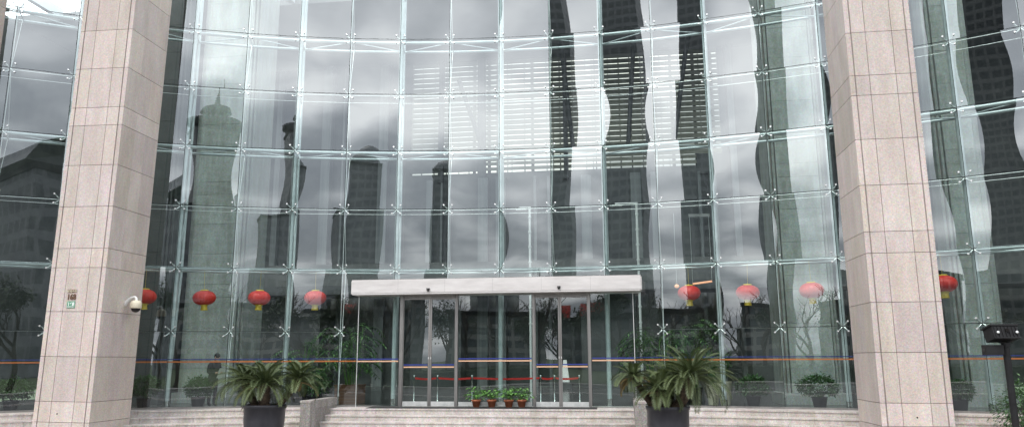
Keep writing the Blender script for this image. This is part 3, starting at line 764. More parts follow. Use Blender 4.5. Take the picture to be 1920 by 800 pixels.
for px, py, lab in LAN:
    # find the point .45 m behind the glass
    d = ray(px, py); best = None
    for Y in np.arange(18, 24, .02):
        P = d*Y/d[1]
        if math.hypot(P[0]-CX, P[1]-CY) > CR+.62: best = P; break
    sc = .95*(2.57-best[2])/.88
    if first is None:
        first = make_lantern(lab); first.location = tuple(best); first.rotation_euler.z = .3; la = first
    else: la = copy_tree(first, tuple(best), rnd.uniform(0, 6), lab)
    la.rotation_euler.x = rnd.uniform(-.05, .05); la.rotation_euler.y = rnd.uniform(-.06, .06)

# ------------------------------------------------------------------ plants
def leaf_quad(mb, p, d, up, ln, w, m, tint):
    d = d.normalized(); s = d.cross(up)
    if s.length < 1e-4: s = Vector((1, 0, 0))
    s.normalize(); nrm = s.cross(d)
    mid = p + d*ln*.5 + nrm*ln*.08; tip = p + d*ln - nrm*ln*.1
    mb.add([p, mid+s*w*.5, tip, mid-s*w*.5], [(0, 1, 2, 3)], m, tint)
def bush(mb, c, rx, rz, n, ln, m, seed, hang=.2):
    rr = random.Random(seed)
    ph = [rr.uniform(0, 6.28) for _ in range(6)]
    for _ in range(n):
        th = rr.uniform(0, 2*math.pi); u = rr.uniform(-.75, 1); ph_ = math.acos(u); r = rr.uniform(.45, 1)**.6
        bump = 1 + .16*math.sin(3*th+ph[0])*math.sin(2*ph_+ph[1]) + .1*math.sin(7*th+ph[2]) + .08*math.sin(5*ph_+ph[3]+4*th)
        d = Vector((math.sin(ph_)*math.cos(th), math.sin(ph_)*math.sin(th), math.cos(ph_)))
        p = Vector(c) + Vector((d.x*rx, d.y*rx, d.z*rz))*r*bump
        dd = d + Vector((rr.uniform(-.8, .8), rr.uniform(-.8, .8), rr.uniform(-.8, .5)-hang))
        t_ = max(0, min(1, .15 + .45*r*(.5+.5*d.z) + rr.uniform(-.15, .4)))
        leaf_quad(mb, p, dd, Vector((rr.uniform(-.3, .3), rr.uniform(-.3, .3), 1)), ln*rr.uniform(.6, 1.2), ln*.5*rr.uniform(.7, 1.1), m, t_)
def pot_profile(r, h): return [(.001, 0), (r*.72, 0), (r*.78, h*.06), (r*.97, h*.88), (r*1.04, h*.9), (r*1.06, h), (r*.96, h), (r*.93, h*.93), (.001, h*.92)]
def potted_bush(label, loc, rw, h, seed, potm='pot', leafm='leaf', ph=.28, pr=.2, n=1500, ln=.095, group='round potted bushes inside the lobby'):
    t = thing('potted_bush', label, 'potted plant', loc, group); L0 = Vector(loc)
    b = MB(); b.lathe(pot_profile(pr, ph), potm, loc, 24); build(b, 'pot', t)
    b = MB(); b.lathe([(.001, ph*.9), (pr*.9, ph*.9)], 'soil', loc, 16)
    rr = random.Random(seed)
    for _ in range(5):
        a = rr.uniform(0, 6.28); b.tube([L0+Vector((0, 0, ph*.85)), L0+Vector((math.cos(a)*rw*.25, math.sin(a)*rw*.25, h*.5)), L0+Vector((math.cos(a)*rw*.5, math.sin(a)*rw*.5, h*.72))], [.012, .009, .004], 'bark', 5)
    build(b, 'stem', t)
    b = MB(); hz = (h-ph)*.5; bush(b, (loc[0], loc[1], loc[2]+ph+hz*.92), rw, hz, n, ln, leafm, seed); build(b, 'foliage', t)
    return t
def behind(px, py, dr):      # floor point dr behind the glass under pixel column px
    d = ray(px, py)
    for Y in np.arange(15, 26, .02):
        P = d*Y/d[1]
        if math.hypot(P[0]-CX, P[1]-CY) > CR+dr: return (float(P[0]), float(P[1]), ZF)
for px, w, h, s, lab in ((22, .46, .86, 1, 'round dark bush in a pot at the left edge, outside the left pillar'), (270, .40, .88, 2, 'dark bush in a pot just right of the left granite pillar'),
                      (372, .36, .84, 3, 'round bush in a black pot beside the standing person'), (588, .42, .98, 4, 'dark bush in a pot behind the right side of the left cycad'),
                      (1412, .40, .82, 5, 'round green bush in a black pot between cream planters and tension rod'), (1536, .50, .86, 6, 'wide spreading bush in a black pot in front of the right stone column'),
                      (1798, .34, .74, 7, 'dim bush in a pot just right of the right granite pillar')):
    potted_bush(lab, behind(px, 740, .75), w, h, s)
# cream planters
for px, lab, hh in ((1337, 'slim cream planter standing behind the leaning mast', .62), (1360, 'slim cream planter next to the mast, the right of the two', .66)):
    l0 = behind(px, 740, 1.1); t = thing('cream_planter', lab, 'planter', l0, 'cream planters behind the glass')
    b = MB(); b.lathe([(.001, 0), (.13, 0), (.14, .03), (.19, hh-.02), (.2, hh), (.17, hh), (.16, hh-.05), (.001, hh-.06)], 'cream', l0, 24); build(b, 'pot', t)
    b = MB(); rr = random.Random(px)
    for q in range(16):
        a = rr.uniform(0, 6.28); ln = rr.uniform(.5, .95); p0_ = Vector(l0)+Vector((0, 0, hh-.05)); sp_ = rr.uniform(.1, .35)
        pts = [p0_, p0_+Vector((math.cos(a)*sp_*.4, math.sin(a)*sp_*.4, ln*.5)), p0_+Vector((math.cos(a)*sp_, math.sin(a)*sp_, ln))]
        for q2 in range(2):
            dd = pts[q2+1]-pts[q2]; leaf_quad(b, pts[q2], dd, Vector((math.cos(a), math.sin(a), .3)), dd.length*1.25, .07, 'leaf', rr.uniform(.1, .6))
    build(b, 'leaves', t)
# tall palms in the lobby
def palm(label, loc, h, seed, planter):
    t = thing('indoor_palm', label, 'palm', loc, 'tall palms inside the lobby'); rr = random.Random(seed); L0 = Vector(loc)
    b = MB()
    if planter == 'wood':
        b.box(loc[0]-.36, loc[0]+.36, loc[1]-.36, loc[1]+.36, loc[2], loc[2]+.52, 'wood'); b.box(loc[0]-.38, loc[0]+.38, loc[1]-.38, loc[1]+.38, loc[2]+.523, loc[2]+.56, 'wood', 1.3)
        for q in range(5): b.box(loc[0]-.364, loc[0]+.364, loc[1]-.366, loc[1]-.362, loc[2]+.09*q+.08, loc[2]+.09*q+.088, 'grout')
    else: b.lathe(pot_profile(.3, .45), 'pot', loc, 24)
    build(b, 'planter', t)
    b = MB(); f = MB()
    for s in range(12):
        a = rr.uniform(0, 6.28); hh = h*rr.uniform(.45, .8); base = L0+Vector((math.cos(a)*.12, math.sin(a)*.12, .45)); top = base+Vector((math.cos(a)*.3, math.sin(a)*.3, hh-.45))
        b.tube([base, base.lerp(top, .5)+Vector((0, 0, .02)), top], [.02, .016, .01], 'leafb', 6, tint=.5)
        for q in range(5):
            a2 = a + rr.uniform(-1.6, 1.6); ln = rr.uniform(.6, 1.0); prev = top - Vector((0, 0, q*.12)); pts = [prev]
            for j in range(1, 9):
                u = j/8; pts.append(prev+Vector((math.cos(a2)*ln*u*.8, math.sin(a2)*ln*u*.8, ln*(.75*u-.85*u*u))))
            f.tube(pts, .006, 'leaf', 4, tint=.6)
            for j in range(1, 9):
                for sd_ in (-1, 1):
                    dd = (pts[j]-pts[j-1]).normalized(); side = dd.cross(Vector((0, 0, 1))).normalized()*sd_
                    leaf_quad(f, pts[j], dd*.7+side+Vector((0, 0, -.25)), Vector((0, 0, 1)), .30*(1.1-.5*j/8), .05, 'leafb' if rr.random() < .35 else 'leaf', rr.uniform(.1, .7))
    build(b, 'stem', t); build(f, 'fronds', t)
palm('tall leafy palm in a brown wooden planter left of the doors', behind(656, 740, 1.6), 2.9, 3, 'wood')
palm('tall leafy palm behind the right cycad', behind(1232, 740, 1.5), 2.6, 9, 'pot')
palm('tall dark palm standing between the right mast and the cream planters', behind(1300, 740, 2.3), 2.9, 12, 'pot')
palm('tall dark palm between the left two cycad heads and the mast', behind(560, 740, 2.6), 2.5, 15, 'pot')

# small terracotta pots in front of the middle screen
for px, lab, s in ((893, 'leafy plant in a terracotta pot, leftmost of the four before the doors', 1), (922, 'leafy plant in a terracotta pot, second from the left before the doors', 2),
                (954, 'bushy plant in a terracotta pot, third from the left before the doors', 3), (978, 'leafy plant in a terracotta pot, rightmost of the four before the doors', 4)):
    c = atY(px, 740, YV-.22); loc = (float(c[0]), YV-.22, ZF+.016)
    t = thing('terracotta_plant', lab, 'potted plant', loc, 'small terracotta plants before the doors')
    b = MB(); b.lathe([(.001, 0), (.085, 0), (.12, .155), (.135, .155), (.135, .2), (.115, .2), (.11, .18), (.001, .175)], 'terracotta', loc, 20); build(b, 'pot', t)
    b = MB(); rr = random.Random(s*5)
    for q in range(60):
        a = rr.uniform(0, 6.28); el = rr.uniform(.1, 1.45); ln = rr.uniform(.14, .3); o_ = Vector(loc)+Vector((0, 0, .19+rr.uniform(0, .1)))
        d = Vector((math.cos(a)*math.cos(el), math.sin(a)*math.cos(el), math.sin(el))); m_ = o_+d*ln
        b.tube([o_, m_], .003, 'leafb', 3, tint=.4, cap=False)
        leaf_quad(b, m_, Vector((d.x, d.y, d.z*.2-.25)), Vector((0, 0, 1)), rr.uniform(.11, .17), rr.uniform(.05, .08), 'leafb', rr.uniform(.1, 1))
    build(b, 'foliage', t)

# cycads in the big dark pots
def frond(mb, p, az, el, ln, droop, rr, m='cycadleaf', leaf=.15):
    pts = [Vector(p)]; n = 14; sw = rr.uniform(-.25, .25)
    for j in range(1, n+1):
        u = j/n; e2 = el - droop*u**1.4; a2 = az + sw*u*u
        pts.append(pts[-1] + Vector((math.cos(a2)*math.cos(e2), math.sin(a2)*math.cos(e2), math.sin(e2)))*ln/n)
    mb.tube(pts, [.009-.006*j/n for j in range(n+1)], m, 4, tint=.95, cap=False)
    tb = rr.uniform(.05, .7)
    for j in range(1, n+1):
        dd = (pts[j]-pts[j-1]).normalized(); side = dd.cross(Vector((0, 0, 1)))
        if side.length < .05: side = Vector((math.sin(az), -math.cos(az), 0))
        side.normalize(); nn = side.cross(dd).normalized(); u = j/n
        if u < .12: continue
        w = leaf*(math.sin(math.pi*min(1, .10+u*.84))**.6)+.02
        for h in (0, .25, .5, .75):
            q = pts[j-1].lerp(pts[j], h)
            for s in (-1, 1):
                dv = dd*.85 + side*s + nn*.42
                leaf_quad(mb, q, dv, nn, w*rr.uniform(.9, 1.08), .0115, m, min(1, max(0, tb+rr.uniform(-.1, .15)+.2*u)))
def cycad(label, base, rim_z, rad, heads, seed):
    rr = random.Random(seed); t = thing('potted_cycad', label, 'potted plant', base, 'cycads in big dark pots')
    h = rim_z-base[2]; b = MB(); b.lathe([(.001, 0), (rad*.60, 0), (rad*.68, .03), (rad*.80, h*.22), (rad*.90, h*.45), (rad*.955, h*.7), (rad*.97, h*.93), (rad*1.0, h*.935), (rad*1.03, h*.99), (rad*1.0, h), (rad*.93, h), (rad*.9, h*.93), (.001, h*.92)], 'pot', base, 40); build(b, 'pot', t)
    b = MB(); b.lathe([(.001, h*.94), (rad*.45, h*.95), (rad*.9, h*.925)], 'soil', base, 24); build(b, 'soil', t)
    for (hx, hy, hz, rt, nf, ln, m, ndry) in heads:
        tr = MB(); b0 = Vector(base)+Vector((hx*.35, hy*.35, h*.9)); tp = Vector((base[0]+hx, base[1]+hy, hz)); n = 7
        pts = [b0.lerp(tp, j/n) for j in range(n+1)]; tr.tube(pts, [rt*(1+.12*math.sin(j*2.3)) for j in range(n+1)], 'trunkmat', 12)
        for q in range(110):       # old leaf bases
            u = rr.random(); a = rr.uniform(0, 6.28); p = b0.lerp(tp, u)+Vector((math.cos(a), math.sin(a), 0))*rt*.95
            leaf_quad(tr, p, Vector((math.cos(a), math.sin(a), .9)), Vector((0, 0, 1)), rt*.55, rt*.35, 'trunkmat', 1)
        build(tr, 'trunk', t)
        fr_ = MB(); dry = MB()
        for q in range(nf):
            u = (q+.5)/nf; az = q*2.39996+rr.uniform(-.2, .2); el = R(80)-R(88)*u**.8+rr.uniform(-.08, .08)
            L_ = ln*rr.uniform(.9, 1.1)*(.82+.22*u); frond(fr_, tp+Vector((math.cos(az), math.sin(az), 0))*rt*.4, az, el, L_, .75+.75*u+rr.uniform(-.1, .2), rr, m)
        build(fr_, 'crown', t)
        if ndry:
            for q in range(ndry):
                az = rr.uniform(0, 6.28); frond(dry, tp-Vector((0, 0, .05)), az, R(-5)+rr.uniform(-.4, .5), ln*rr.uniform(.6, .95), 1.1, rr, 'dryleaf', .11)
            build(dry, 'dry_fronds', t, {'label': 'brown dried drooping fronds'})
YP = 17.0
cl = atY(497, 757, YP); cr_ = atY(1252, 760, YP)
S_ = lambda px: px/1414.*YP*1.0
cycad('three-headed cycad in a big black pot left of the entrance steps', (float(cl[0]), YP, ZG), float(cl[2]), .475,
      [(.05, -.2, float(atY(500, 720, YP)[2]), .13, 44, .86, 'cycadleaf', 1), (-.56, .05, float(atY(452, 716, YP)[2]), .09, 34, .74, 'cycadleaf', 0), (.74, .1, float(atY(565, 712, YP)[2]), .08, 30, .66, 'cycadleaf', 2)], 21)
cycad('large upright cycad with dry yellow side heads, in a black pot right of the steps', (float(cr_[0]), YP, ZG), float(cr_[2]), .46,
      [(.50, -.15, float(atY(1296, 708, YP)[2]), .13, 60, 1.0, 'cycadleaf', 0), (-.18, -.2, float(atY(1236, 730, YP)[2]), .09, 30, .62, 'cycadleaf', 5), (-.72, .0, float(atY(1189, 706, YP)[2]), .07, 16, .50, 'cycadleaf', 9), (.1, .3, float(atY(1252, 715, YP)[2]), .09, 26, .66, 'cycadleaf', 3)], 33)
# shrubs in the bed at the right edge
for px, py, Y, w, h, s, lab in ((1925, 770, 17.6, .55, 1.2, 41, 'dark green shrub at the right edge beside the floodlight pole'), (1975, 770, 18.2, .6, 1.5, 43, 'tall dark shrub beyond the right edge shrub')):
    c = atY(px, py, Y); loc = (float(c[0]), Y, ZG+.38); t = thing('shrub', lab, 'shrub', loc, 'shrubs in the planting bed')
    b = MB(); rr = random.Random(s)
    for q in range(6):
        a = rr.uniform(0, 6.28); b.tube([loc, (loc[0]+math.cos(a)*w*.5, loc[1]+math.sin(a)*w*.5, loc[2]+h*.7)], [.02, .006], 'bark', 5)
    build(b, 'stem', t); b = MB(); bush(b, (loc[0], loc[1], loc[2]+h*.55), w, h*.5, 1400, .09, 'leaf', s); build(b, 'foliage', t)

# ------------------------------------------------------------------ barrier posts in the lobby
pst = [(776, 0), (820, 0), (885, 0), (1014, 0), (1040, 0), (1087, 0)]
YBar = 22.5; labs = ['leftmost silver barrier post behind the left sliding doors', 'silver barrier post behind the left doors, carrying red belt', 'silver barrier post behind the leftmost terracotta plant', 'silver barrier post just right of the terracotta plants',
                     'silver barrier post behind the left leaf of the right doors', 'rightmost silver barrier post where the red belt ends']
P_ = [atY(px, 740, YBar) for px, _ in pst]
for j, (p, lab) in enumerate(zip(P_, labs)):
    loc = (float(p[0]), YBar, ZF-.004); t = thing('barrier_post', lab, 'barrier post', loc, 'silver barrier posts with red belt')
    b = MB(); b.lathe([(.001, 0), (.15, 0), (.15, .012), (.05, .03), (.022, .045), (.022, .76), (.034, .765), (.034, .84), (.02, .85), (.001, .852)], 'steel', loc, 18); build(b, 'post', t)
    if j < len(P_)-1:
        q = P_[j+1]; b = MB(); n = 6; vs = []
        for k in range(n+1):
            u = k/n; xx = p[0]+.034+(q[0]-p[0]-.068)*u; sag = -.025*math.sin(math.pi*u); vs += [(xx, YBar-.004, loc[2]+.73+sag), (xx, YBar-.004, loc[2]+.785+sag), (xx, YBar+.004, loc[2]+.785+sag), (xx, YBar+.004, loc[2]+.73+sag)]
        fs = [(4*k+m, 4*k+(m+1) % 4, 4*k+4+(m+1) % 4, 4*k+4+m) for k in range(n) for m in range(4)]
        b.add(vs, fs, 'redbelt'); build(b, 'belt', t)
# A-shaped floor sign
c = atZ(1060, 712, ZF); Ys = 34.0; p = atY(1060, 712, Ys); loc = (float(p[0]), Ys, ZF)
t = thing('floor_sign', 'small white A-shaped floor sign seen through the right sliding doors', 'floor sign', loc)
for s in (-1, 1):
    b = MB(); h = .95; w0, w1 = .19, .07; y0, y1 = s*.18, s*.02; bz = .30
    vs = []
    for (xx, yy, z_) in ((-w0, y0, 0), (w0, y0, 0), (w1, y1, h), (-w1, y1, h)):
        vs.append((loc[0]+xx, loc[1]+yy, loc[2]+z_+bz)); 
    vs += [(v[0], v[1]+.015*s, v[2]) for v in vs]
    b.add(vs, [(0, 1, 2, 3), (7, 6, 5, 4), (0, 4, 5, 1), (1, 5, 6, 2), (2, 6, 7, 3), (3, 7, 4, 0)], 'white'); build(b, 'board', t)
b = MB(); b.box(loc[0]-.3, loc[0]+.3, loc[1]-.3, loc[1]+.3, loc[2], loc[2]+.30, 'darkwall'); build(b, 'stand', t)

# ------------------------------------------------------------------ pillar fittings
# dome camera
yc = 17.9; base = Vector((LP[1], yc, 1.40)); t = thing('security_camera', 'white-armed dome security camera on the side of the left granite pillar', 'security camera', tuple(base))
b = MB(); b.tube([base+Vector((.0, 0, 0)), base+Vector((.03, 0, 0))], .075, 'white', 16)
b.tube([base+Vector((.02, 0, -.01)), base+Vector((.10, -.02, .09)), base+Vector((.22, -.04, .17)), base+Vector((.33, -.05, .185)), base+Vector((.37, -.055, .15)), base+Vector((.375, -.055, .09))], [.05, .042, .036, .032, .032, .034], 'white', 12)
build(b, 'bracket', t)
hc = base+Vector((.375, -.055, -.05)); b = MB()
b.lathe([(.001, .15), (.06, .15), (.115, .125), (.135, .08), (.14, -.04), (.13, -.055), (.001, -.056)], 'beige', tuple(hc), 24); build(b, 'housing', t)
b = MB(); b.lathe([(.115, -.057)]+[(max(.001, .112*math.cos(a)), -.058-.10*math.sin(a)) for a in (0.01, .3, .6, .9, 1.2, 1.5)], 'dome', tuple(hc), 24); build(b, 'dome', t)
# number plaque
def text_mesh(txt, size, depth, m, loc, name, parent, sx=1.0, bold=0.0):
    cu = bpy.data.curves.new('t', 'FONT'); cu.body = txt; cu.size = size; cu.extrude = depth; cu.align_x = 'CENTER'; cu.offset = bold
    o = bpy.data.objects.new('t', cu); COL.objects.link(o); bpy.context.view_layer.update()
    me = bpy.data.meshes.new_from_object(o.evaluated_get(bpy.context.evaluated_depsgraph_get()))
    bpy.data.objects.remove(o)
    rot = Matrix.Rotation(R(90), 4, 'X'); me.transform(Matrix.Translation(Vector(loc)-WLOC[parent.name]) @ rot @ Matrix.Diagonal((sx, 1, 1, 1)))
    me.materials.clear(); me.materials.append(M[m])
    n = bpy.data.objects.new(name, me); COL.objects.link(n); n.parent = parent; return n
yf = LP[2]
c1 = atY(135, 553, yf); t = thing('house_number', 'bronze number 168 under a row of small bronze characters on the left pillar', 'house number', (float(c1[0]), yf, float(c1[2])))
text_mesh('168', .19, .008, 'bronze', (c1[0], yf-.009, float(atY(135, 561, yf)[2])), 'number', t, .85, .004)
b = MB(); z = float(atY(135, 548, yf)[2]); b.box(c1[0]-.125, c1[0]+.125, yf-.006, yf-.001, z-.005, z+.075, 'bronze', 1); build(b, 'backing_bar', t)
text_mesh('银城中路', .068, .003, 'brasslet' if 'brasslet' in M else 'beige', (c1[0], yf-.011, z+.010), 'characters', t)
c2 = atY(133.5, 570.5, yf); t = thing('number_plate', 'small green enamel plate with white 168 below the bronze number', 'number plate', (float(c2[0]), yf, float(c2[2])))
b = MB(); w, h = .105, .083; b.box(c2[0]-w, c2[0]+w, yf-.012, yf-.001, c2[2]-h, c2[2]+h, 'green'); build(b, 'plate', t)
b = MB(); 
for (x0, x1, z0, z1) in ((-w+.006, w-.006, h-.012, h-.008), (-w+.006, w-.006, -h+.008, -h+.012), (-w+.006, -w+.010, -h+.012, h-.012), (w-.010, w-.006, -h+.012, h-.012)): b.box(c2[0]+x0, c2[0]+x1, yf-.014, yf-.0125, c2[2]+z0, c2[2]+z1, 'letter')
build(b, 'border', t)
text_mesh('168', .115, .001, 'letter', (c2[0], yf-.0145, c2[2]-.025), 'number', t, 1.0, .004)
text_mesh('银城中路', .042, .001, 'letter', (c2[0], yf-.0145, c2[2]-.066), 'characters', t)

# ------------------------------------------------------------------ floodlight on a pole
Yl = 15.8; pb0 = atY(1905, 790, Yl); hp = atY(1886, 650, Yl); xp = float(hp[0]); hz = float(hp[2])
t = thing('floodlight_pole', 'black floodlight head on a black pole at the right edge', 'floodlight', (xp, Yl, ZG))
b = MB(); b.tube([(xp, Yl, ZG), (xp, Yl, hz+.06)], .062, 'blackpaint', 14); b.tube([(xp, Yl, ZG), (xp, Yl, ZG+.03)], .14, 'blackpaint', 14); b.tube([(xp, Yl, hz+.0), (xp, Yl, hz+.08)], .08, 'blackpaint', 14); build(b, 'pole', t)
rotm = lambda c, ax, an: Matrix.Translation(c) @ Matrix.Rotation(an, 4, ax) @ Matrix.Translation(-c)
c = Vector((xp-.06, Yl-.03, float(atY(1876, 625, Yl)[2]))); Rm = rotm(c, 'Z', R(10)) @ rotm(c, 'X', R(-16))
b = MB(); b.box(c.x-.25, c.x+.25, c.y-.13, c.y+.15, c.z-.13, c.z+.11, 'blackpaint', 1, Rm); b.box(c.x-.275, c.x+.275, c.y-.15, c.y+.17, c.z+.115, c.z+.145, 'blackpaint', 1.2, Rm)
for q in range(7): b.box(c.x-.22+q*.07, c.x-.208+q*.07, c.y-.145, c.y-.131, c.z-.10, c.z+.10, 'blackpaint', 1.6, Rm)
hd = build(b, 'lamp_head', t); WLOC[hd.name] = WLOC[t.name]
for sx in (-.17, .20):
    b = MB(); q = Rm @ Vector((c.x+sx, c.y-.15, c.z-.02)); b.sphere(tuple(q), .028, 'bolt', 8); build(b, 'knob', hd)
b = MB(); q = Rm @ Vector((c.x+.02, c.y-.15, c.z+.02)); b.tube([q+Vector((0, .02, 0)), q-Vector((0, .015, 0))], .035, 'dome', 14); build(b, 'sensor', hd)
b = MB(); b.tube([(xp, Yl, hz+.06), (xp-.12, Yl-.02, hz+.10), (xp-.30, Yl, hz+.15)], .02, 'blackpaint', 8); b.tube([(xp, Yl, hz+.06), (xp+.10, Yl-.02, hz+.12), (xp+.14, Yl, hz+.2)], .02, 'blackpaint', 8); build(b, 'yoke', t)
c = Vector((float(atY(1862, 655, Yl)[0]), Yl, float(atY(1862, 655, Yl)[2]))); b = MB(); b.box(c.x-.16, c.x+.15, c.y-.1, c.y+.1, c.z-.10, c.z+.09, 'blackpaint'); b.box(c.x-.17, c.x-.163, c.y-.06, c.y+.06, c.z-.03, c.z+.02, 'rubber'); build(b, 'ballast_box', t)

# ------------------------------------------------------------------ person in the lobby
pf = behind(396, 755, .95); px_, py_, pz_ = pf
t = thing('person', 'person in a dark jacket with bowed head, reading something held in both hands', 'person', (px_, py_, ZF-.004))
def skin_mesh(name, verts, edges, radii, m, parent, sub=2, mats=None):
    me = bpy.data.meshes.new(name); me.from_pydata(verts, edges, []); o = bpy.data.objects.new(name, me); COL.objects.link(o)
    md = o.modifiers.new('s', 'SKIN'); 
    sv = me.skin_vertices
    if not sv:
        bm_ = None
        bpy.context.view_layer.objects.active = o
    for i, r_ in enumerate(radii):
        me.skin_vertices[0].data[i].radius = r_ if isinstance(r_, tuple) else (r_, r_)
        me.skin_vertices[0].data[i].use_root = (i == 0)
    sb_ = o.modifiers.new('u', 'SUBSURF'); sb_.levels = sub; sb_.render_levels = sub
    bpy.context.view_layer.update()
    me2 = bpy.data.meshes.new_from_object(o.evaluated_get(bpy.context.evaluated_depsgraph_get()))
    bpy.data.objects.remove(o)
    me2.materials.clear()
    for q in (mats or [m]): me2.materials.append(M[q])
    me2.polygons.foreach_set('use_smooth', [True]*len(me2.polygons))
    n = bpy.data.objects.new(name, me2); COL.objects.link(n); n.parent = parent
    return n
H = 1.46; s_ = H/1.7
F = Vector((.85, -.35, 0)).normalized(); SD = Vector((-F.y, F.x, 0)); UP = Vector((0, 0, 1))
def bp(f, s, u): v = (F*f + SD*s + UP*u)*s_; return (v.x, v.y, v.z)
V = [bp(0, 0, .93), bp(.01, 0, 1.10), bp(.02, 0, 1.28), bp(.05, 0, 1.43), bp(.09, 0, 1.51), bp(.13, 0, 1.585), bp(.165, 0, 1.66)]
Ra = [.15, .135, .165, .10, .055, .085, .085]
Ra = [r_*s_ for r_ in Ra]; E_ = [(0, 1), (1, 2), (2, 3), (3, 4), (4, 5), (5, 6)]
for s in (-1, 1):
    i = len(V)
    V += [bp(.0, .10*s, .86), bp(.03, .105*s, .48), bp(-.02, .11*s, .09), bp(.12, .12*s, .045)]
    Ra += [.105*s_, .07*s_, .048*s_, .042*s_]; E_ += [(0, i), (i, i+1), (i+1, i+2), (i+2, i+3)]
    i = len(V)
    V += [bp(.04, .19*s, 1.39), bp(.04, .25*s, 1.12), bp(.26, .12*s, 1.10), bp(.33, .07*s, 1.12)]
    Ra += [.068*s_, .055*s_, .038*s_, .034*s_]; E_ += [(3, i), (i, i+1), (i+1, i+2), (i+2, i+3)]
# body mesh
bm_me = None
def make_person():
    me = bpy.data.meshes.new('body'); me.from_pydata(V, E_, [])
    o = bpy.data.objects.new('body_rig', me); COL.objects.link(o); o.modifiers.new('s', 'SKIN')
    lay = me.skin_vertices[0] if len(me.skin_vertices) else None
    if lay is None: return None
    for i, r_ in enumerate(Ra): lay.data[i].radius = (r_, r_)
    lay.data[0].use_root = True
    q = o.modifiers.new('u', 'SUBSURF'); q.levels = 2
    bpy.context.view_layer.update()
    me2 = bpy.data.meshes.new_from_object(o.evaluated_get(bpy.context.evaluated_depsgraph_get())); bpy.data.objects.remove(o)
    me2.materials.clear()
    for k in ('jacket', 'trouser', 'skin', 'rubber'): me2.materials.append(M[k])
    for p in me2.polygons:
        u = p.center.z/s_; f_ = (p.center.dot(F))/s_; p.use_smooth = True
        p.material_index = 3 if u < .10 else 1 if u < .84 else 2 if (u > 1.475 or (f_ > .27 and u < 1.3)) else 0
    n = bpy.data.objects.new('body', me2); COL.objects.link(n); n.parent = t
    return n
make_person()
hd_c = Vector(bp(.165, 0, 1.64)); b = MB(); hw = WLOC[t.name]
b.sphere(tuple(hw+hd_c+Vector(bp(-.022, 0, .03))), .10*s_, 'hair', 8, 1.02)
build(b, 'hair', t)
b = MB()
for s in (-1, 1):
    q = hw+hd_c+Vector(bp(.085, .032*s, -.005)); b.sphere(tuple(q), .011, 'hair', 5)
    q = hw+hd_c+Vector(bp(.0, .088*s, -.01)); b.sphere(tuple(q), .02, 'skin', 5, 1.4)
q = hw+hd_c+Vector(bp(.10, 0, -.03)); b.sphere(tuple(q), .016, 'skin', 5, 1.3); build(b, 'face', t)
b = MB()
for s in (-1, 1):        # hands: palm, four fingers and a thumb curled round the sheet
    pc = hw+Vector(bp(.36, .055*s, 1.13)); b.sphere(tuple(pc), .036*s_, 'skin', 6, 1.1)
    for q in range(4): b.tube([pc+Vector(bp(.02, -.012*s, .025-.017*q)), pc+Vector(bp(.05, -.03*s, .022-.017*q)), pc+Vector(bp(.045, -.058*s, .02-.017*q))], [.009, .008, .006], 'skin', 6)
    b.tube([pc+Vector(bp(-.01, -.01*s, .02)), pc+Vector(bp(.0, -.04*s, .04))], [.010, .007], 'skin', 6)
build(b, 'hand', t)
c = hw+Vector(bp(.385, 0, 1.10)); t2 = thing('sheet_of_paper', 'pale folded sheet held by the person in the dark jacket', 'paper', tuple(c))
b = MB(); 
vs = [c+SD*sx*.10+UP*sz*.14+F*(.06*sz) for sx, sz in ((-1, -1), (1, -1), (1, 1), (-1, 1))]; vs += [v+F*.006 for v in vs]
b.add(vs, [(0, 1, 2, 3), (7, 6, 5, 4), (0, 4, 5, 1), (1, 5, 6, 2), (2, 6, 7, 3), (3, 7, 4, 0)], 'paper'); build(b, 'page', t2)

# ------------------------------------------------------------------ the street and city across from the glass (seen mirrored in it)
def tower(name, label, x, y, w, d, h, m, top=None, rz=0.0, group='high-rise towers across the street'):
    t = thing(name, label, 'building', (x, y, ZG), group); t.rotation_euler.z = rz
    b = MB(); b.box(x-w/2, x+w/2, y-d/2, y+d/2, ZG-.14, ZG+h, m); build(b, 'wall', t)
    b = MB(); b.box(x-w/2-.3, x+w/2+.3, y-d/2-.3, y+d/2+.3, ZG+h, ZG+h+1.2, 'blackpaint')
    if top == 'dome': b.lathe([(w*.52, 1.3), (w*.47, 3.5), (w*.34, 5.5), (w*.15, 6.8), (.1, 7.2)], 'bld_hazy', (x, y, ZG+h), 24)
    if top == 'spire':
        b.lathe([(w*.3, 1.2), (w*.62, 3.0), (w*.62, 5), (w*.25, 6.5), (w*.2, 8), (w*.34, 9), (w*.30, 11), (w*.07, 12.5), (.25, 18), (.05, 24)], 'bld_grey', (x, y, ZG+h), 24)
    if top == 'wing':
        b.add([(x-w/2-2, y-d/2, ZG+h+1.3), (x+w/2+2, y-d/2, ZG+h+1.3), (x+w/2+9, y-d/2-4, ZG+h+9), (x-w/2-1, y-d/2-4, ZG+h+4), (x-w/2-2, y+d/2, ZG+h+1.3), (x+w/2+2, y+d/2, ZG+h+1.3), (x+w/2+9, y+d/2+4, ZG+h+9), (x-w/2-1, y+d/2+4, ZG+h+4)],
              [(0, 1, 2, 3), (4, 7, 6, 5), (3, 2, 6, 7), (0, 4, 5, 1), (1, 5, 6, 2), (0, 3, 7, 4)], 'bld_hazy')
    build(b, 'roof', t); return t
tower('office_tower', 'very tall dark tower mirrored in the panes right of the doors', -43, -235, 16, 16, 210, 'bld_hazy')
tower('office_tower', 'dark round-topped tower mirrored left of the canopy', 3.5, -278, 14, 14, 82, 'bld_hazy', 'dome')
tower('office_tower', 'square flat dark tower mirrored above the left cycad', 27.5, -226, 14, 14, 52, 'bld_hazy')
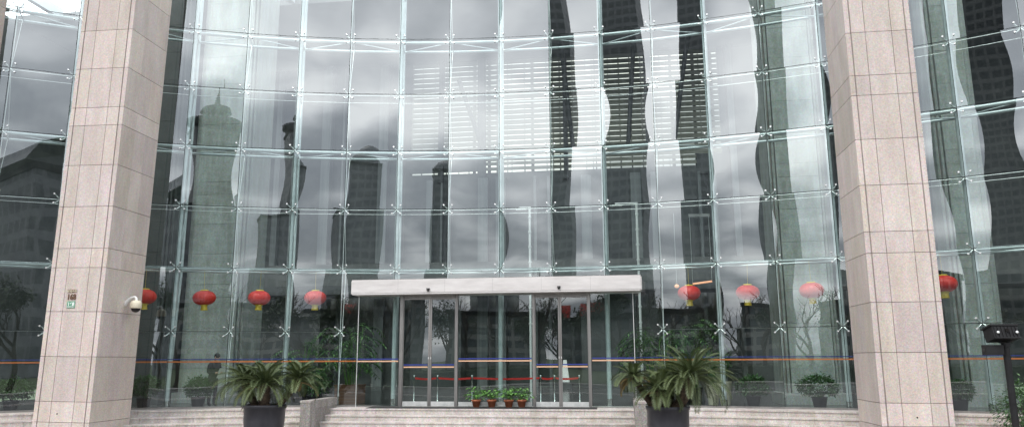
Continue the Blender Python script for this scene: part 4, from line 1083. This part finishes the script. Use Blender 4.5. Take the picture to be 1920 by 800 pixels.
tower('observation_tower', 'grey tower with ringed top and thin mast mirrored beside the left pillar', 49, -294, 17, 17, 100, 'bld_grey', 'spire')
tower('glass_hall', 'wide dark hall with a winged roof mirrored at the left edge', 29, -92, 20, 24, 30, 'bld_hazy', 'wing')
tower('office_tower', 'tall grey tower mirrored at the right edge', -47, -110, 7, 5, 80, 'bld_fine', rz=R(-23))
tower('office_tower', 'slender grey tower mirrored left of the right pillar', -64, -188, 8, 6, 130, 'bld_grey', rz=R(-18))
r5 = random.Random(77)
for j, (x, y, w, h, m, lab) in enumerate(((-90, -120, 26, 16, 'bld_pale', 'pale mid-rise block far to the left across the street'), (-30, -150, 22, 13, 'bld_pale', 'pale mid-rise block mirrored low in the right doors'), (-4, -130, 18, 10, 'bld_grey', 'grey mid-rise block mirrored low in the middle screen'),
        (16, -160, 20, 14, 'bld_pale', 'pale mid-rise block mirrored low in the left doors'), (60, -130, 30, 18, 'bld_grey', 'grey mid-rise block far to the right across the street'), (-58, -130, 16, 19, 'bld_pale', 'tall pale block mirrored low beside the right mast'), (90, -200, 40, 24, 'bld_pale', 'large pale block behind the trees at the far right'))):
    tower('city_block', lab, x, y, w, 14, h, m, group='mid-rise blocks across the street')
# red boards on a far roof
for j, (x, w, lab) in enumerate(((-5.4, 6.5, 'red billboard on the far side of the street mirrored in the right door leaf'), (-13.8, 5.0, 'red billboard, the farther left of the two'))):
    t = thing('billboard', lab, 'billboard', (x, -178, ZG-.15), 'red billboards across the road')
    b = MB(); b.box(x-w/2, x+w/2, -178.1, -177.9, 10.8, 15.0, 'redsign'); build(b, 'board', t)
    for s in (-1, 1):
        b = MB(); b.tube([(x+s*1.8, -178.4, ZG-.15), (x+s*1.8, -178.4, 14.8)], .2, 'steel', 8); build(b, 'post', t)
# hedge: clipped mass of leaves along the far pavement
for j in range(2):
    b = MB(); rr = random.Random(60+j); x0 = -70 if j == 0 else 4; x1 = -6 if j == 0 else 70
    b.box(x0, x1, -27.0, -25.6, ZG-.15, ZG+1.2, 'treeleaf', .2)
    for q in range(5000):
        x = rr.uniform(x0, x1); f = rr.random(); p = Vector((x, -25.55-(0 if f < .6 else rr.random()*1.5), ZG-.15+(rr.random()*1.4 if f < .6 else 1.35)+rr.uniform(0, .15)))
        leaf_quad(b, p, Vector((rr.uniform(-1, 1), rr.uniform(.1, 1), rr.uniform(-.5, .8))), Vector((0, 0, 1)), .25, .14, 'treeleaf', rr.random())
    build(b, 'hedge', None, {'label': 'clipped dark hedge across the road, %s stretch' % ('left' if j == 0 else 'right'), 'category': 'hedge', 'group': 'hedges along the far pavement'})
def bare_tree(name, label, loc, h, seed, leafy=0.0, grp='street trees across the road'):
    t = thing(name, label, 'tree', loc, grp); rr = random.Random(seed); b = MB(); f = MB(); tips = []
    def grow(p, d, ln, r_, lev):
        pts = [p]; n = 4; dd = d.copy()
        for j in range(n):
            dd = (dd+Vector((rr.uniform(-.22, .22), rr.uniform(-.22, .22), rr.uniform(-.05, .16)))).normalized(); pts.append(pts[-1]+dd*ln/n)
        b.tube(pts, [r_*(1-.45*j/n) for j in range(n+1)], 'bark', 6 if lev < 2 else 4, cap=False)
        if lev >= 4: tips.append(pts[-1]); return
        for q in range(3 if lev < 3 else 2+int(rr.random() < .5)):
            j = rr.choice((2, 3, 4, 4)); a = rr.uniform(0, 6.28); sp = rr.uniform(.5, .95)
            nd = (dd+Vector((math.cos(a)*sp, math.sin(a)*sp, rr.uniform(-.1, .35)))).normalized(); grow(pts[j], nd, ln*rr.uniform(.62, .8), r_*.55, lev+1)
    grow(Vector(loc), Vector((0, 0, 1)), h*.36, h*.024, 0); build(b, 'trunk', t)
    if leafy:
        for tp in tips:
            for q in range(int(leafy)):
                p = tp+Vector((rr.gauss(0, .35), rr.gauss(0, .35), rr.gauss(0, .3)))
                leaf_quad(f, p, Vector((rr.uniform(-1, 1), rr.uniform(-1, 1), rr.uniform(-1, .5))), Vector((0, 0, 1)), .34, .22, 'treeleaf', rr.random())
        build(f, 'crown', t)
    return t
src = [bare_tree('bare_tree', 'bare branching street tree across the road, source', (0, -29, ZG-.15), 10.6, 5), bare_tree('evergreen_tree', 'dense dark evergreen street tree', (6, -31, ZG-.15), 9.6, 8, 26), bare_tree('bare_tree', 'slim bare street tree across the road', (-6, -29, ZG-.15), 9.8, 14)]
spots = [(.9, -31, 1, 1.0), (-6.0, -35, 1, .9), (4.2, -30, 1, 1.05), (-7.6, -29, 0, .95), (-10.6, -33, 2, 1.0), (-4.4, -27.6, 2, .72), (-13.8, -30, 0, .9), (-17.0, -34, 1, .9), (-20.5, -29, 2, 1.0), (-24, -33, 0, 1.0), (9.0, -31, 1, 1.1), (14, -33, 0, 1.0), (-8.6, -39, 1, .8), (-28, -30, 1, 1.0)]
used = [False]*3; ordw = ['first', 'second', 'third', 'fourth', 'fifth', 'sixth', 'seventh', 'eighth', 'ninth', 'tenth', 'eleventh', 'twelfth', 'thirteenth', 'fourteenth', 'fifteenth', 'sixteenth', 'seventeenth', 'eighteenth', 'nineteenth', 'twentieth']
spots.sort()
for j, (x, y, ty, sc) in enumerate(spots):
    s = src[ty]
    ow = ordw[j] if j < 20 else ordw[j-20]+' from the far end'
    lab = ('dark evergreen tree, %s tree of the row across the road' if ty == 1 else 'bare winter tree, %s from the left of the row across the road') % ow
    if not used[ty]: s.location = (x, y, ZG-.15); s['label'] = lab; used[ty] = True; s.scale = (sc,)*3
    else: copy_tree(s, (x, y, ZG-.15), r5.uniform(0, 6.28), lab, scale=sc)
# slim lamp poles standing inside the lobby
for (px, ptop, parm, lab) in ((993, 389, 974, 'slim white lamp pole inside the lobby above the middle of the canopy'), (1193, 381, 1153, 'slim white lamp pole inside the lobby beside the tall mast')):
    Yp = 27.0; a = atY(px, ptop, Yp); c = atY(parm, ptop+1, Yp); t = thing('lamp_pole', lab, 'lamp pole', (float(a[0]), Yp, ZF), 'slim white lamp poles in the lobby')
    b = MB(); b.tube([(a[0], Yp, ZF), (a[0], Yp, a[2])], .045, 'white', 10)
    for q in range(8): b.tube([(a[0], Yp, 1.2+q*.55), (a[0], Yp, 1.26+q*.55)], .062, 'white', 10)
    b.tube([(a[0], Yp, ZF), (a[0], Yp, ZF+.03)], .2, 'white', 16); build(b, 'pole', t)
    b = MB(); b.tube([(a[0]+.05, Yp, a[2]), (c[0], Yp, a[2])], .035, 'white', 8); build(b, 'arm', t)
    b = MB(); b.box(c[0]-.12, c[0]+.25, Yp-.08, Yp+.08, a[2]-.09, a[2]-.04, 'white'); build(b, 'lamp_head', t)
